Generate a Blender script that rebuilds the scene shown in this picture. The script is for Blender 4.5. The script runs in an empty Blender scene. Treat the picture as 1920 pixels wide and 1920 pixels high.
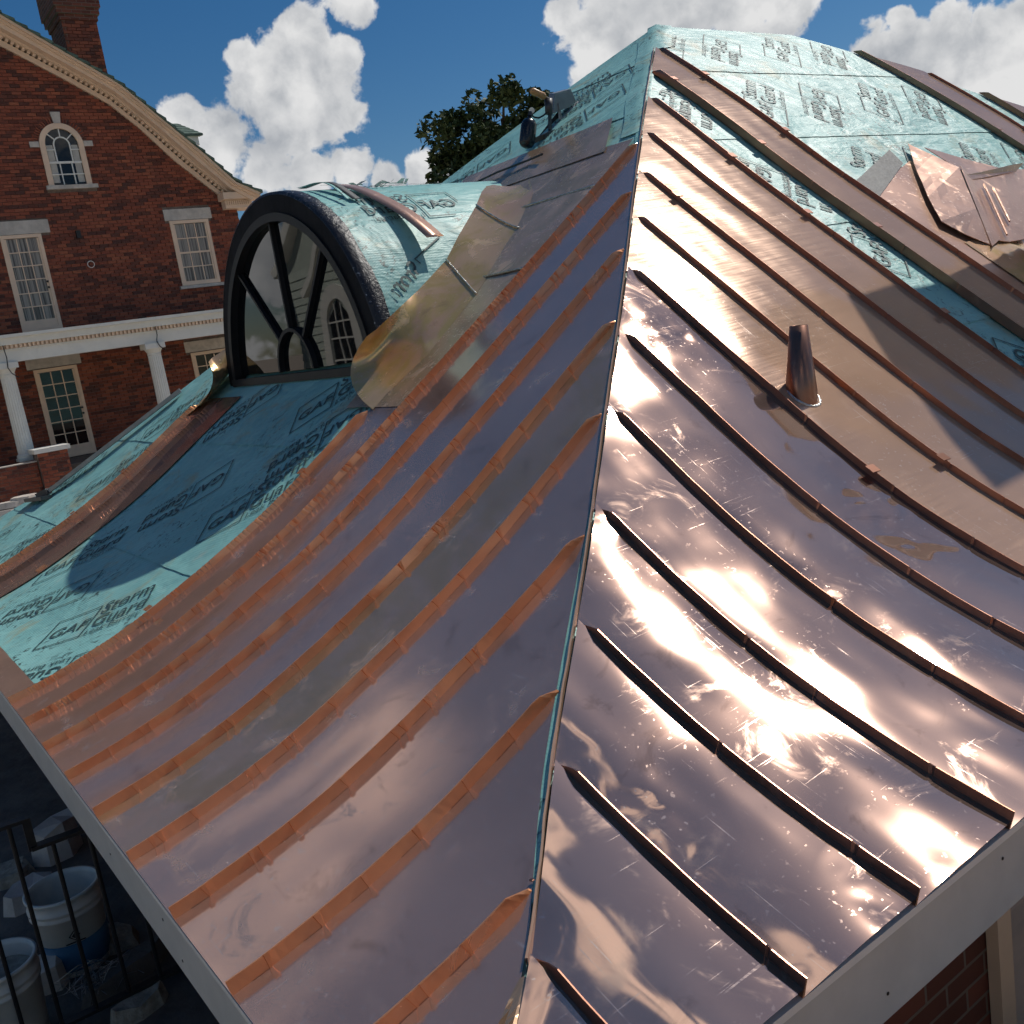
import bpy, bmesh, math, random
import numpy as np
from mathutils import Vector, Matrix, noise as mnoise
random.seed(7)
sc = bpy.context.scene
col = sc.collection

# ------------------------------------------------------------------ camera
CAM = Vector((-0.4457, -1.0516, 1.2518))
RIGHT = Vector((0.79502, -0.58806, -0.14872))
DOWN = Vector((-0.23274, -0.06932, -0.97007))
FWD = Vector((0.56015, 0.80584, -0.19198))
FPX = 1825.92                       # focal length for a 1920 pixel wide frame
cd = bpy.data.cameras.new('camera'); cam = bpy.data.objects.new('camera', cd); col.objects.link(cam)
cd.sensor_width = 36; cd.lens = FPX / 1920 * 36; cd.clip_start = 0.05; cd.clip_end = 3000
m3 = Matrix((RIGHT, -DOWN, -FWD)).transposed()
cam.matrix_world = Matrix.Translation(CAM) @ m3.to_4x4()
sc.camera = cam

# ------------------------------------------------------------------ light
SUN_EL, SUN_AZ = math.radians(52), math.radians(4)      # azimuth measured from +X towards +Y
SUN = Vector((math.cos(SUN_EL) * math.cos(SUN_AZ), math.cos(SUN_EL) * math.sin(SUN_AZ), math.sin(SUN_EL)))
sl = bpy.data.lights.new('sun', 'SUN'); sl.energy = 4.0; sl.angle = math.radians(0.53); sl.color = (1, 0.95, 0.87)
so = bpy.data.objects.new('sun', sl); col.objects.link(so)
so.rotation_euler = (-SUN).to_track_quat('-Z', 'Y').to_euler(); so.location = (30, 0, 40)
sc.view_settings.view_transform = 'Standard'; sc.view_settings.look = 'None'
sc.view_settings.exposure = -0.32; sc.view_settings.gamma = 1.0
sc.cycles.sample_clamp_indirect = 6.0
sc.cycles.blur_glossy = 0.6
sc.cycles.max_bounces = 5
sc.cycles.glossy_bounces = 4; sc.cycles.diffuse_bounces = 2; sc.cycles.transmission_bounces = 2; sc.cycles.transparent_max_bounces = 4
sc.cycles.use_adaptive_sampling = True; sc.cycles.adaptive_threshold = 0.03
sc.cycles.caustics_refractive = False; sc.cycles.use_light_tree = False
sc.cycles.use_denoising = True


class G:
    """small helper to write node trees"""
    def __init__(s, tree):
        s.t = tree; s.n = tree.nodes; s.l = tree.links
    def node(s, typ, **kw):
        nd = s.n.new(typ)
        for k, v in kw.items(): setattr(nd, k, v)
        return nd
    def set(s, sock, v):
        if isinstance(v, bpy.types.NodeSocket): s.l.new(v, sock)
        elif v is not None: sock.default_value = v
    def math(s, op, a, b=None, c=None, clamp=False):
        nd = s.node('ShaderNodeMath', operation=op); nd.use_clamp = clamp
        for i, v in enumerate((a, b, c)):
            if v is not None: s.set(nd.inputs[i], v)
        return nd.outputs[0]
    def vmath(s, op, a, b=None, out=0):
        nd = s.node('ShaderNodeVectorMath', operation=op)
        s.set(nd.inputs[0], a)
        if b is not None:
            s.set(nd.inputs['Scale'] if op == 'SCALE' else nd.inputs[1], b)
        return nd.outputs[out]
    def noise(s, vec, scale, detail=2, rough=0.5, dist=0.0):
        nd = s.node('ShaderNodeTexNoise'); s.set(nd.inputs['Vector'], vec)
        nd.inputs['Scale'].default_value = scale; nd.inputs['Detail'].default_value = detail
        nd.inputs['Roughness'].default_value = rough; nd.inputs['Distortion'].default_value = dist
        return nd.outputs['Fac']
    def remap(s, v, a, b, c=0.0, d=1.0, smooth=True):
        nd = s.node('ShaderNodeMapRange', interpolation_type='SMOOTHSTEP' if smooth else 'LINEAR')
        s.set(nd.inputs[0], v)
        for i, x in enumerate((a, b, c, d)): s.set(nd.inputs[i + 1], x)
        return nd.outputs[0]
    def mix(s, f, a, b):
        nd = s.node('ShaderNodeMix', data_type='RGBA'); s.set(nd.inputs[0], f)
        for sock, v in ((nd.inputs[6], a), (nd.inputs[7], b)):
            if isinstance(v, tuple): v = tuple(v) + ((1.0,) if len(v) == 3 else ())
            s.set(sock, v)
        return nd.outputs[2]
    def bump(s, h, dist=1.0, strength=1.0, normal=None):
        nd = s.node('ShaderNodeBump'); nd.inputs['Strength'].default_value = strength
        nd.inputs['Distance'].default_value = dist; s.set(nd.inputs['Height'], h)
        if normal is not None: s.set(nd.inputs['Normal'], normal)
        return nd.outputs[0]


# ------------------------------------------------------------------ sky
def px_dir(u, v):
    d = FWD + RIGHT * ((u - 960) / FPX) + DOWN * ((v - 960) / FPX)
    return d.normalized()

def at(u, v, axis, val):
    """the point of the plane axis=val seen at u,v of the photograph"""
    d = px_dir(u, v)
    return CAM + d * ((val - CAM[axis]) / d[axis])

world = bpy.data.worlds.new('World'); sc.world = world; world.use_nodes = True
world.cycles.sampling_method = 'MANUAL'; world.cycles.sample_map_resolution = 256
world.node_tree.nodes.clear()
g = G(world.node_tree)
sky = g.node('ShaderNodeTexSky', sky_type='NISHITA'); sky.sun_disc = False
sky.sun_elevation = SUN_EL; sky.sun_rotation = math.pi / 2 - SUN_AZ
sky.altitude = 200; sky.air_density = 1.0; sky.dust_density = 0.3; sky.ozone_density = 4.0
dirv = g.node('ShaderNodeTexCoord').outputs['Generated']
nd_ = g.vmath('NORMALIZE', dirv)
fb = g.noise(nd_, 11.0, 5, 0.56, 0.2)
fb2 = g.noise(nd_, 38.0, 4, 0.6, 0.2)
fsum = g.math('ADD', g.math('MULTIPLY', g.math('SUBTRACT', fb, 0.5), 1.2), g.math('MULTIPLY', g.math('SUBTRACT', fb2, 0.5), 1.1))
BLOBS = [(565, 110, 105), (510, 165, 110), (605, 190, 105), (545, 235, 95), (455, 110, 45), (560, 60, 60), (640, 100, 50),
         (345, 228, 62), (420, 275, 95), (500, 315, 90), (580, 330, 75), (660, 318, 60), (725, 338, 50), (800, 318, 60), (260, 330, 120),
         (665, 8, 60), (1130, 60, 110), (1205, 40, 110), (1290, 25, 110), (1385, 20, 100), (1120, 125, 70), (1060, 25, 55), (1470, 10, 70),
         (1650, 105, 75), (1725, 100, 75), (1800, 115, 85), (1885, 85, 95), (1930, 40, 80), (1900, 170, 110), (2000, 100, 120), (1780, 40, 45), (1690, 40, 35)]
best = None
for (u, v, r) in BLOBS:
    c = px_dir(u, v)
    dd = g.vmath('DISTANCE', nd_, tuple(c), out=1)
    f = g.math('SUBTRACT', 1.0, g.math('DIVIDE', dd, 0.87 * r / FPX))
    best = f if best is None else g.math('MAXIMUM', best, f)
best = g.math('MAXIMUM', best, -1.5)
# the same kind of cumulus over the rest of the sky
gen = g.math('MULTIPLY', g.math('SUBTRACT', g.noise(nd_, 2.6, 2, 0.5), 0.59), 7.0)
infr = g.remap(g.vmath('DOT_PRODUCT', nd_, tuple(FWD), out=1), math.cos(math.radians(44)), math.cos(math.radians(33)))
gen = g.math('SUBTRACT', gen, g.math('MULTIPLY', infr, 5.0))
dens = g.math('ADD', g.math('MAXIMUM', best, gen), fsum)
mask = g.remap(dens, 0.16, 0.40)
core = g.remap(g.math('ADD', g.math('MINIMUM', best, 0.30), g.math('MULTIPLY', fsum, 1.1)), 0.05, 0.85)
fbs = g.noise(g.vmath('ADD', nd_, tuple(SUN * 0.035)), 11.0, 3, 0.56, 0.2)
shade = g.math('ADD', g.math('MULTIPLY', core, 0.7), g.math('MULTIPLY', g.math('SUBTRACT', fbs, fb), 2.6))
shade = g.math('ADD', shade, g.math('MULTIPLY', g.math('SUBTRACT', fb2, 0.5), -0.35), clamp=True)
ccol = g.mix(shade, (1.0, 1.0, 1.0), (0.36, 0.40, 0.46))
hs = g.node('ShaderNodeHueSaturation'); hs.inputs['Saturation'].default_value = 1.32; g.l.new(sky.outputs[0], hs.inputs['Color'])
b1 = g.node('ShaderNodeBackground'); g.l.new(hs.outputs[0], b1.inputs[0]); b1.inputs[1].default_value = 0.07
b2 = g.node('ShaderNodeBackground'); g.l.new(ccol, b2.inputs[0]); b2.inputs[1].default_value = 0.95
mx = g.node('ShaderNodeMixShader'); g.l.new(mask, mx.inputs[0]); g.l.new(b1.outputs[0], mx.inputs[1]); g.l.new(b2.outputs[0], mx.inputs[2])
wo = g.node('ShaderNodeOutputWorld'); g.l.new(mx.outputs[0], wo.inputs[0])


# ------------------------------------------------------------------ materials
def new_mat(name):
    m = bpy.data.materials.new(name); m.use_nodes = True; m.node_tree.nodes.clear()
    gg = G(m.node_tree)
    p = gg.node('ShaderNodeBsdfPrincipled'); o = gg.node('ShaderNodeOutputMaterial'); gg.l.new(p.outputs[0], o.inputs[0])
    return m, gg, p

def coords(gg, uv=False, rand=True):
    tc = gg.node('ShaderNodeTexCoord')
    v = tc.outputs['UV'] if uv else tc.outputs['Object']
    if rand:
        oi = gg.node('ShaderNodeObjectInfo')
        v = gg.vmath('ADD', v, gg.vmath('SCALE', (13.7, 7.3, 3.1), oi.outputs['Random']))
    return v

def sc_vec(gg, v, s, rot=0.0):
    mp = gg.node('ShaderNodeMapping'); gg.l.new(v, mp.inputs[0])
    mp.inputs['Scale'].default_value = s; mp.inputs['Rotation'].default_value = (0, 0, rot)
    return mp.outputs[0]

def copper(name, c1, c2, rough, oil=0.004, ripple=0.002, smudge=0.5, specks=0.5, scratch=0.6, brush=0.05, uv=True, stain=None, aniso=0.0, film=0.0, smr=0.20):
    m, gg, p = new_mat(name)
    v = coords(gg, uv)
    big = gg.noise(v, 1.5, 3, 0.55)
    o1 = gg.noise(sc_vec(gg, v, (2.4, 1.5, 2)), 1.7, 1, 0.4)
    h = gg.math('MULTIPLY', o1, oil)
    if ripple > 0.0016:
        o2 = gg.math('MULTIPLY', gg.noise(v, 6.0, 1, 0.4, 0.5), gg.remap(gg.noise(v, 1.5, 1), 0.48, 0.66))
        h = gg.math('ADD', h, gg.math('MULTIPLY', o2, ripple))
    sm_r = gg.noise(v, 5.0, 5, 0.68, 0.8)
    sm = gg.math('MULTIPLY', gg.remap(sm_r, 0.56, 0.70), smudge)
    colr = gg.mix(gg.remap(big, 0.35, 0.65), c1, c2)
    if stain: colr = gg.mix(gg.remap(gg.noise(v, 3.4, 4, 0.65, 1.0), 0.42, 0.62), colr, stain)
    colr = gg.mix(gg.math('MULTIPLY', sm, 0.55), colr, (0.92, 0.66, 0.50))
    colr = gg.mix(gg.math('MULTIPLY', gg.remap(sm_r, 0.42, 0.30), 0.45 * smudge), colr, (0.24, 0.14, 0.10))
    r = gg.math('ADD', rough, gg.math('MULTIPLY', sm, smr))
    if specks > 0.1:
        sp = gg.math('MULTIPLY', gg.math('MULTIPLY', gg.remap(gg.noise(v, 55.0, 2, 0.6), 0.64, 0.70), gg.remap(big, 0.40, 0.60)), specks)
        s1 = gg.remap(gg.noise(sc_vec(gg, v, (150, 4, 4), 0.5), 1.0, 1), 0.70, 0.74)
        s2 = gg.remap(gg.noise(sc_vec(gg, v, (5, 190, 4), 0.35), 1.0, 1), 0.71, 0.75)
        scr = gg.math('MULTIPLY', gg.math('MULTIPLY', gg.math('MAXIMUM', s1, s2), gg.remap(sm_r, 0.46, 0.60)), scratch)
        mk = gg.math('MAXIMUM', sp, scr)
        colr = gg.mix(mk, colr, (0.96, 0.82, 0.72))
        r = gg.math('ADD', r, gg.math('MULTIPLY', mk, 0.12))
    if brush > 0.04:
        br = gg.noise(sc_vec(gg, v, (5, 90, 5)), 1.0, 2)
        r = gg.math('ADD', r, gg.math('MULTIPLY', gg.math('SUBTRACT', br, 0.5), brush * 2))
    gg.set(p.inputs['Base Color'], colr); gg.set(p.inputs['Roughness'], gg.math('MAXIMUM', r, 0.03))
    p.inputs['Metallic'].default_value = 1.0 - film
    if aniso: p.inputs['Anisotropic'].default_value = aniso
    gg.l.new(gg.bump(h, 1.0), p.inputs['Normal'])
    return m

M = {}
M['pan_polished'] = copper('copper_polished', (0.86, 0.56, 0.43), (0.72, 0.46, 0.36), 0.05, oil=0.012, ripple=0.009, smudge=0.7, specks=0.45, scratch=0.45, brush=0.0, film=0.09, smr=0.07)
M['pan_satin'] = copper('copper_satin', (0.64, 0.40, 0.27), (0.56, 0.35, 0.235), 0.125, oil=0.008, ripple=0.001, smudge=0.18, specks=0.25, scratch=0.35, brush=0.045, film=0.62, smr=0.06)
M['pan_dull'] = copper('copper_mill', (0.84, 0.52, 0.40), (0.73, 0.46, 0.36), 0.15, oil=0.004, ripple=0.001, smudge=0.7, specks=0.3, scratch=0.5, brush=0.0, film=0.18)
M['pan_gold'] = copper('copper_stained', (0.74, 0.46, 0.34), (0.64, 0.42, 0.28), 0.12, oil=0.006, ripple=0.001, smudge=0.7, specks=0.3, scratch=0.5, brush=0.0, stain=(0.62, 0.40, 0.24), film=0.24)
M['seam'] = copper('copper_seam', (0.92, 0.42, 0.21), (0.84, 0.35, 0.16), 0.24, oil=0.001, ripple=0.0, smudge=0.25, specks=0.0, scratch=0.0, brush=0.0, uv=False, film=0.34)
M['seam_brown'] = copper('copper_seam_brown', (0.42, 0.21, 0.145), (0.32, 0.16, 0.11), 0.30, oil=0.001, ripple=0.0, smudge=0.3, specks=0.0, scratch=0.0, brush=0.0, uv=False)  # darkened so the right-hand fins carry their shade in the colour
M['sleeve'] = copper('copper_sleeve', (0.38, 0.19, 0.13), (0.28, 0.14, 0.10), 0.30, oil=0.001, ripple=0.0, smudge=0.4, specks=0.0, scratch=0.0, brush=0.0, uv=False, film=0.15)
M['flashing'] = copper('copper_flashing', (0.86, 0.58, 0.32), (0.74, 0.45, 0.27), 0.24, oil=0.008, ripple=0.004, smudge=0.7, specks=0.2, scratch=0.3, brush=0.0, uv=False, stain=(0.66, 0.46, 0.18), film=0.42)
M['valley'] = copper('copper_valley', (0.62, 0.42, 0.27), (0.46, 0.31, 0.21), 0.26, oil=0.006, ripple=0.003, smudge=0.9, specks=0.3, scratch=0.5, brush=0.0, uv=False, stain=(0.40, 0.29, 0.17), film=0.5)
M['sheet'] = copper('copper_sheet', (0.66, 0.40, 0.28), (0.52, 0.31, 0.22), 0.28, oil=0.006, ripple=0.002, smudge=0.7, specks=0.6, scratch=0.7, brush=0.0, uv=False, film=0.32)

def simple(name, c, rough=0.6, metal=0.0, var=0.12, scale=8.0, bump=0.0, bscale=40.0, spec=0.5):
    m, gg, p = new_mat(name)
    v = coords(gg, False)
    n = gg.noise(v, scale, 5, 0.6)
    dark = tuple(x * (1 - var) for x in c); lite = tuple(min(1, x * (1 + var)) for x in c)
    gg.l.new(gg.mix(gg.remap(n, 0.3, 0.7), dark, lite), p.inputs['Base Color'])
    p.inputs['Roughness'].default_value = rough; p.inputs['Metallic'].default_value = metal
    p.inputs['Specular IOR Level'].default_value = spec
    if bump: gg.l.new(gg.bump(gg.noise(v, bscale, 4), bump), p.inputs['Normal'])
    return m

def membrane_mat():
    m, gg, p = new_mat('membrane')
    v = coords(gg, False, False)
    c = gg.mix(gg.remap(gg.noise(v, 2.0, 5, 0.6), 0.3, 0.7), (0.20, 0.46, 0.44), (0.27, 0.56, 0.53))
    w = gg.node('ShaderNodeTexWave', wave_type='BANDS', bands_direction='X'); gg.l.new(v, w.inputs[0]); w.inputs['Scale'].default_value = 34
    w2 = gg.node('ShaderNodeTexWave', wave_type='BANDS', bands_direction='Y'); gg.l.new(v, w2.inputs[0]); w2.inputs['Scale'].default_value = 34
    weave = gg.math('MULTIPLY', gg.math('ADD', w.outputs['Fac'], w2.outputs['Fac']), 0.5)
    c = gg.mix(gg.math('MULTIPLY', weave, 0.09), c, (0.40, 0.68, 0.64))
    tan = gg.remap(gg.noise(v, 2.6, 7, 0.68, 0.7), 0.53, 0.70)
    c = gg.mix(gg.math('MULTIPLY', tan, 0.7), c, (0.36, 0.33, 0.18))
    grey = gg.remap(gg.noise(v, 7.0, 6, 0.7), 0.55, 0.75)
    c = gg.mix(gg.math('MULTIPLY', grey, 0.4), c, (0.45, 0.52, 0.46))
    pm = gg.remap(gg.noise(v, 1.6, 3, 0.5), 0.47, 0.60)
    smu = gg.math('MULTIPLY', gg.remap(gg.noise(v, 16.0, 6, 0.72, 1.2), 0.54, 0.62), pm)
    c = gg.mix(gg.math('MULTIPLY', smu, 0.9), c, (0.03, 0.04, 0.035))
    dots = gg.remap(gg.noise(v, 60.0, 2, 0.5), 0.72, 0.76)
    c = gg.mix(gg.math('MULTIPLY', dots, 0.7), c, (0.05, 0.09, 0.08))
    gg.l.new(c, p.inputs['Base Color']); p.inputs['Roughness'].default_value = 0.48
    hh = gg.math('ADD', gg.math('MULTIPLY', gg.noise(v, 2.3, 3, 0.5, 0.8), 0.030), gg.math('MULTIPLY', gg.noise(sc_vec(gg, v, (5, 16, 5)), 1.0, 3, 0.55, 0.6), 0.010))
    nb = gg.bump(hh); nb = gg.bump(gg.math('MULTIPLY', weave, 0.0006), 1.0, 1.0, nb)
    gg.l.new(nb, p.inputs['Normal'])
    return m
M['membrane'] = membrane_mat()
M['print'] = simple('print_ink', (0.045, 0.085, 0.085), 0.6, var=0.3, scale=30)
M['fascia'] = simple('fascia_paint', (0.55, 0.54, 0.50), 0.5, var=0.05, bump=0.0005)
M['paint'] = simple('cream_paint_warmlit', (0.84, 0.61, 0.44), 0.55, var=0.06, scale=3, bump=0.001)  # cream trim with warm light off the copper mixed into the colour
M['white'] = simple('white_paint', (0.78, 0.76, 0.70), 0.55, var=0.05, scale=3)
M['stone'] = simple('limestone', (0.55, 0.49, 0.43), 0.8, var=0.15, scale=6, bump=0.003)
M['black'] = simple('black_adhesive', (0.012, 0.012, 0.014), 0.5, var=0.4, bump=0.004, bscale=26)
def flaky():
    m, gg, p = new_mat('flaking_adhesive'); v = coords(gg, False)
    fl = gg.math('MULTIPLY', gg.remap(gg.noise(v, 38, 5, 0.7), 0.60, 0.66), gg.remap(gg.noise(v, 3.5, 3), 0.42, 0.62))
    gg.l.new(gg.mix(fl, (0.014, 0.014, 0.018), (0.62, 0.64, 0.66)), p.inputs['Base Color'])
    gg.l.new(gg.remap(fl, 0, 1, 0.38, 0.25), p.inputs['Roughness'])
    gg.l.new(gg.bump(gg.noise(v, 24, 5, 0.65), 0.010), p.inputs['Normal'])
    return m
M['black'] = flaky()
M['black_matte'] = simple('black_tape', (0.010, 0.010, 0.012), 0.75, var=0.4, bump=0.003, bscale=22, spec=0.2)
M['darkframe'] = simple('bronze_frame', (0.016, 0.016, 0.018), 0.5, var=0.1, spec=0.3)
M['iron'] = simple('black_iron', (0.012, 0.012, 0.013), 0.45, var=0.2)
M['grey_metal'] = simple('grey_metal', (0.30, 0.30, 0.30), 0.42, 0.7, var=0.15)
M['dark_metal'] = simple('dark_metal', (0.07, 0.07, 0.075), 0.45, 0.5, var=0.2)
M['solder'] = simple('solder', (0.62, 0.60, 0.56), 0.30, 0.9, var=0.3, scale=60, bump=0.004, bscale=120)
M['wood'] = simple('wood_handle', (0.42, 0.22, 0.09), 0.4, var=0.2, scale=20)
M['tile'] = simple('green_tile', (0.10, 0.15, 0.11), 0.6, var=0.35, scale=5, bump=0.004)
M['canister'] = simple('canister_paint', (0.010, 0.012, 0.020), 0.25, var=0.1)
M['gravel'] = simple('dirt', (0.42, 0.34, 0.26), 0.95, var=0.3, scale=3, bump=0.03, bscale=8)
M['paving'] = simple('paving', (0.12, 0.105, 0.09), 0.9, var=0.3, scale=4, bump=0.01, bscale=14)
M['plastic'] = simple('white_plastic', (0.62, 0.61, 0.55), 0.4, var=0.08)
M['blue'] = simple('blue_label', (0.04, 0.14, 0.24), 0.5, var=0.15)
M['grime'] = simple('dried_mortar', (0.30, 0.27, 0.22), 0.9, var=0.3, scale=20, bump=0.01)
M['asphalt_strip'] = simple('bitumen_strip', (0.055, 0.058, 0.062), 0.6, var=0.4, scale=14, bump=0.002, bscale=40)
M['siding'] = simple('pale_siding', (0.50, 0.55, 0.48), 0.6, var=0.06)
M['curtain'] = simple('curtain', (0.50, 0.47, 0.42), 0.9, var=0.1)

def glass_mat(name, c=(0.006, 0.007, 0.008), lvl=0.9, ior=1.7):
    m, gg, p = new_mat(name)
    p.inputs['Base Color'].default_value = (*c, 1); p.inputs['Roughness'].default_value = 0.015
    p.inputs['IOR'].default_value = ior; p.inputs['Specular IOR Level'].default_value = lvl
    v = coords(gg, False); gg.l.new(gg.bump(gg.math('MULTIPLY', gg.noise(v, 1.5, 1), 0.0015)), p.inputs['Normal'])
    return m
M['glass'] = glass_mat('window_glass', lvl=0.6, ior=1.5)
M['glass_house'] = glass_mat('house_glass', (0.012, 0.012, 0.012), 0.5, 1.5)

def curtain_mat():
    m, gg, p = new_mat('curtain_behind_glass')
    v = coords(gg, False)
    w = gg.noise(sc_vec(gg, v, (26, 1, 0.4)), 1.0, 3)
    c = gg.mix(gg.remap(w, 0.35, 0.62), (0.07, 0.06, 0.055), (0.34, 0.30, 0.26))
    gg.l.new(c, p.inputs['Base Color']); p.inputs['Roughness'].default_value = 0.25
    return m
M['curtain_glass'] = curtain_mat()

def brick_mat(name, island):
    m, gg, p = new_mat(name)
    v = coords(gg, False, False)
    if island: r = gg.node('ShaderNodeNewGeometry').outputs['Random Per Island']
    else: r = gg.node('ShaderNodeObjectInfo').outputs['Random']
    ramp = gg.node('ShaderNodeValToRGB'); gg.l.new(r, ramp.inputs[0])
    e = ramp.color_ramp.elements; e[0].color = (0.13, 0.034, 0.020, 1); e[1].color = (0.36, 0.11, 0.055, 1)  # brick reds raised and warmed, bounced copper light put into the colour
    x = ramp.color_ramp.elements.new(0.5); x.color = (0.26, 0.066, 0.036, 1)
    x = ramp.color_ramp.elements.new(0.9); x.color = (0.32, 0.09, 0.048, 1)
    x = ramp.color_ramp.elements.new(0.12); x.color = (0.09, 0.035, 0.027, 1)
    c = gg.mix(gg.math('MULTIPLY', gg.remap(gg.noise(v, 1.2, 6, 0.65), 0.52, 0.75), 0.5), ramp.outputs[0], (0.08, 0.05, 0.042))
    c = gg.mix(gg.math('MULTIPLY', gg.remap(gg.noise(v, 30, 4, 0.6), 0.5, 0.8), 0.4), c, (0.26, 0.14, 0.10))
    gg.l.new(c, p.inputs['Base Color']); p.inputs['Roughness'].default_value = 0.88
    gg.l.new(gg.bump(gg.noise(v, 60, 4), 0.006), p.inputs['Normal'])
    return m
M['brick'] = brick_mat('brick_single', False)
M['bricks'] = brick_mat('brick_wall', True)
M['mortar'] = simple('mortar', (0.20, 0.15, 0.125), 0.95, var=0.25, scale=10, bump=0.004)

def brick_tex():
    m, gg, p = new_mat('distant_brickwork')
    v = coords(gg, False, False)
    sx = gg.node('ShaderNodeSeparateXYZ'); gg.l.new(v, sx.inputs[0])
    cb = gg.node('ShaderNodeCombineXYZ'); gg.l.new(gg.math('ADD', sx.outputs[0], sx.outputs[1]), cb.inputs[0]); gg.l.new(sx.outputs[2], cb.inputs[1])
    b = gg.node('ShaderNodeTexBrick'); gg.l.new(cb.outputs[0], b.inputs[0]); b.inputs['Scale'].default_value = 1.0
    b.inputs['Brick Width'].default_value = 0.215; b.inputs['Row Height'].default_value = 0.075; b.inputs['Mortar Size'].default_value = 0.006
    b.inputs['Color1'].default_value = (0.11, 0.034, 0.022, 1); b.inputs['Color2'].default_value = (0.22, 0.065, 0.04, 1); b.inputs['Mortar'].default_value = (0.20, 0.15, 0.12, 1)
    gg.l.new(b.outputs['Color'], p.inputs['Base Color']); p.inputs['Roughness'].default_value = 0.9
    gg.l.new(gg.bump(b.outputs['Fac'], 0.005), p.inputs['Normal'])
    return m
M['brick_tex'] = brick_tex()

def leaf_mat():
    m, gg, p = new_mat('leaf')
    r = gg.node('ShaderNodeNewGeometry').outputs['Random Per Island']
    c = gg.mix(r, (0.035, 0.055, 0.018), (0.085, 0.115, 0.045))
    gg.l.new(c, p.inputs['Base Color']); p.inputs['Roughness'].default_value = 0.6
    p.inputs['Specular IOR Level'].default_value = 0.15
    return m
M['leaf'] = leaf_mat()
M['bark'] = simple('bark', (0.10, 0.075, 0.055), 0.95, var=0.3, scale=10, bump=0.02, bscale=12)


# ------------------------------------------------------------------ object helpers
def mesh_obj(name, verts, faces, mat, parent=None, smooth=False, uvs=None):
    me = bpy.data.meshes.new(name)
    me.from_pydata([tuple(v) for v in verts], [], faces)
    if uvs is not None:
        ul = me.uv_layers.new(name='UVMap')
        vi = np.empty(len(me.loops), dtype=np.int32); me.loops.foreach_get('vertex_index', vi)
        ul.data.foreach_set('uv', np.asarray(uvs, dtype=np.float32)[vi].ravel())
    if mat: me.materials.append(M[mat] if isinstance(mat, str) else mat)
    if smooth: me.polygons.foreach_set('use_smooth', [True] * len(me.polygons))
    me.update()
    o = bpy.data.objects.new(name, me); col.objects.link(o)
    if parent: o.parent = parent
    return o

def thing(name, label, cat, group=None, loc=(0, 0, 0)):
    o = bpy.data.objects.new(name, None); col.objects.link(o); o.location = loc
    o.empty_display_size = 0.2
    return tag(o, label, cat, group)

def tag(o, label, cat, group=None):
    o['label'] = label; o['category'] = cat
    if group: o['group'] = group
    return o

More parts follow.
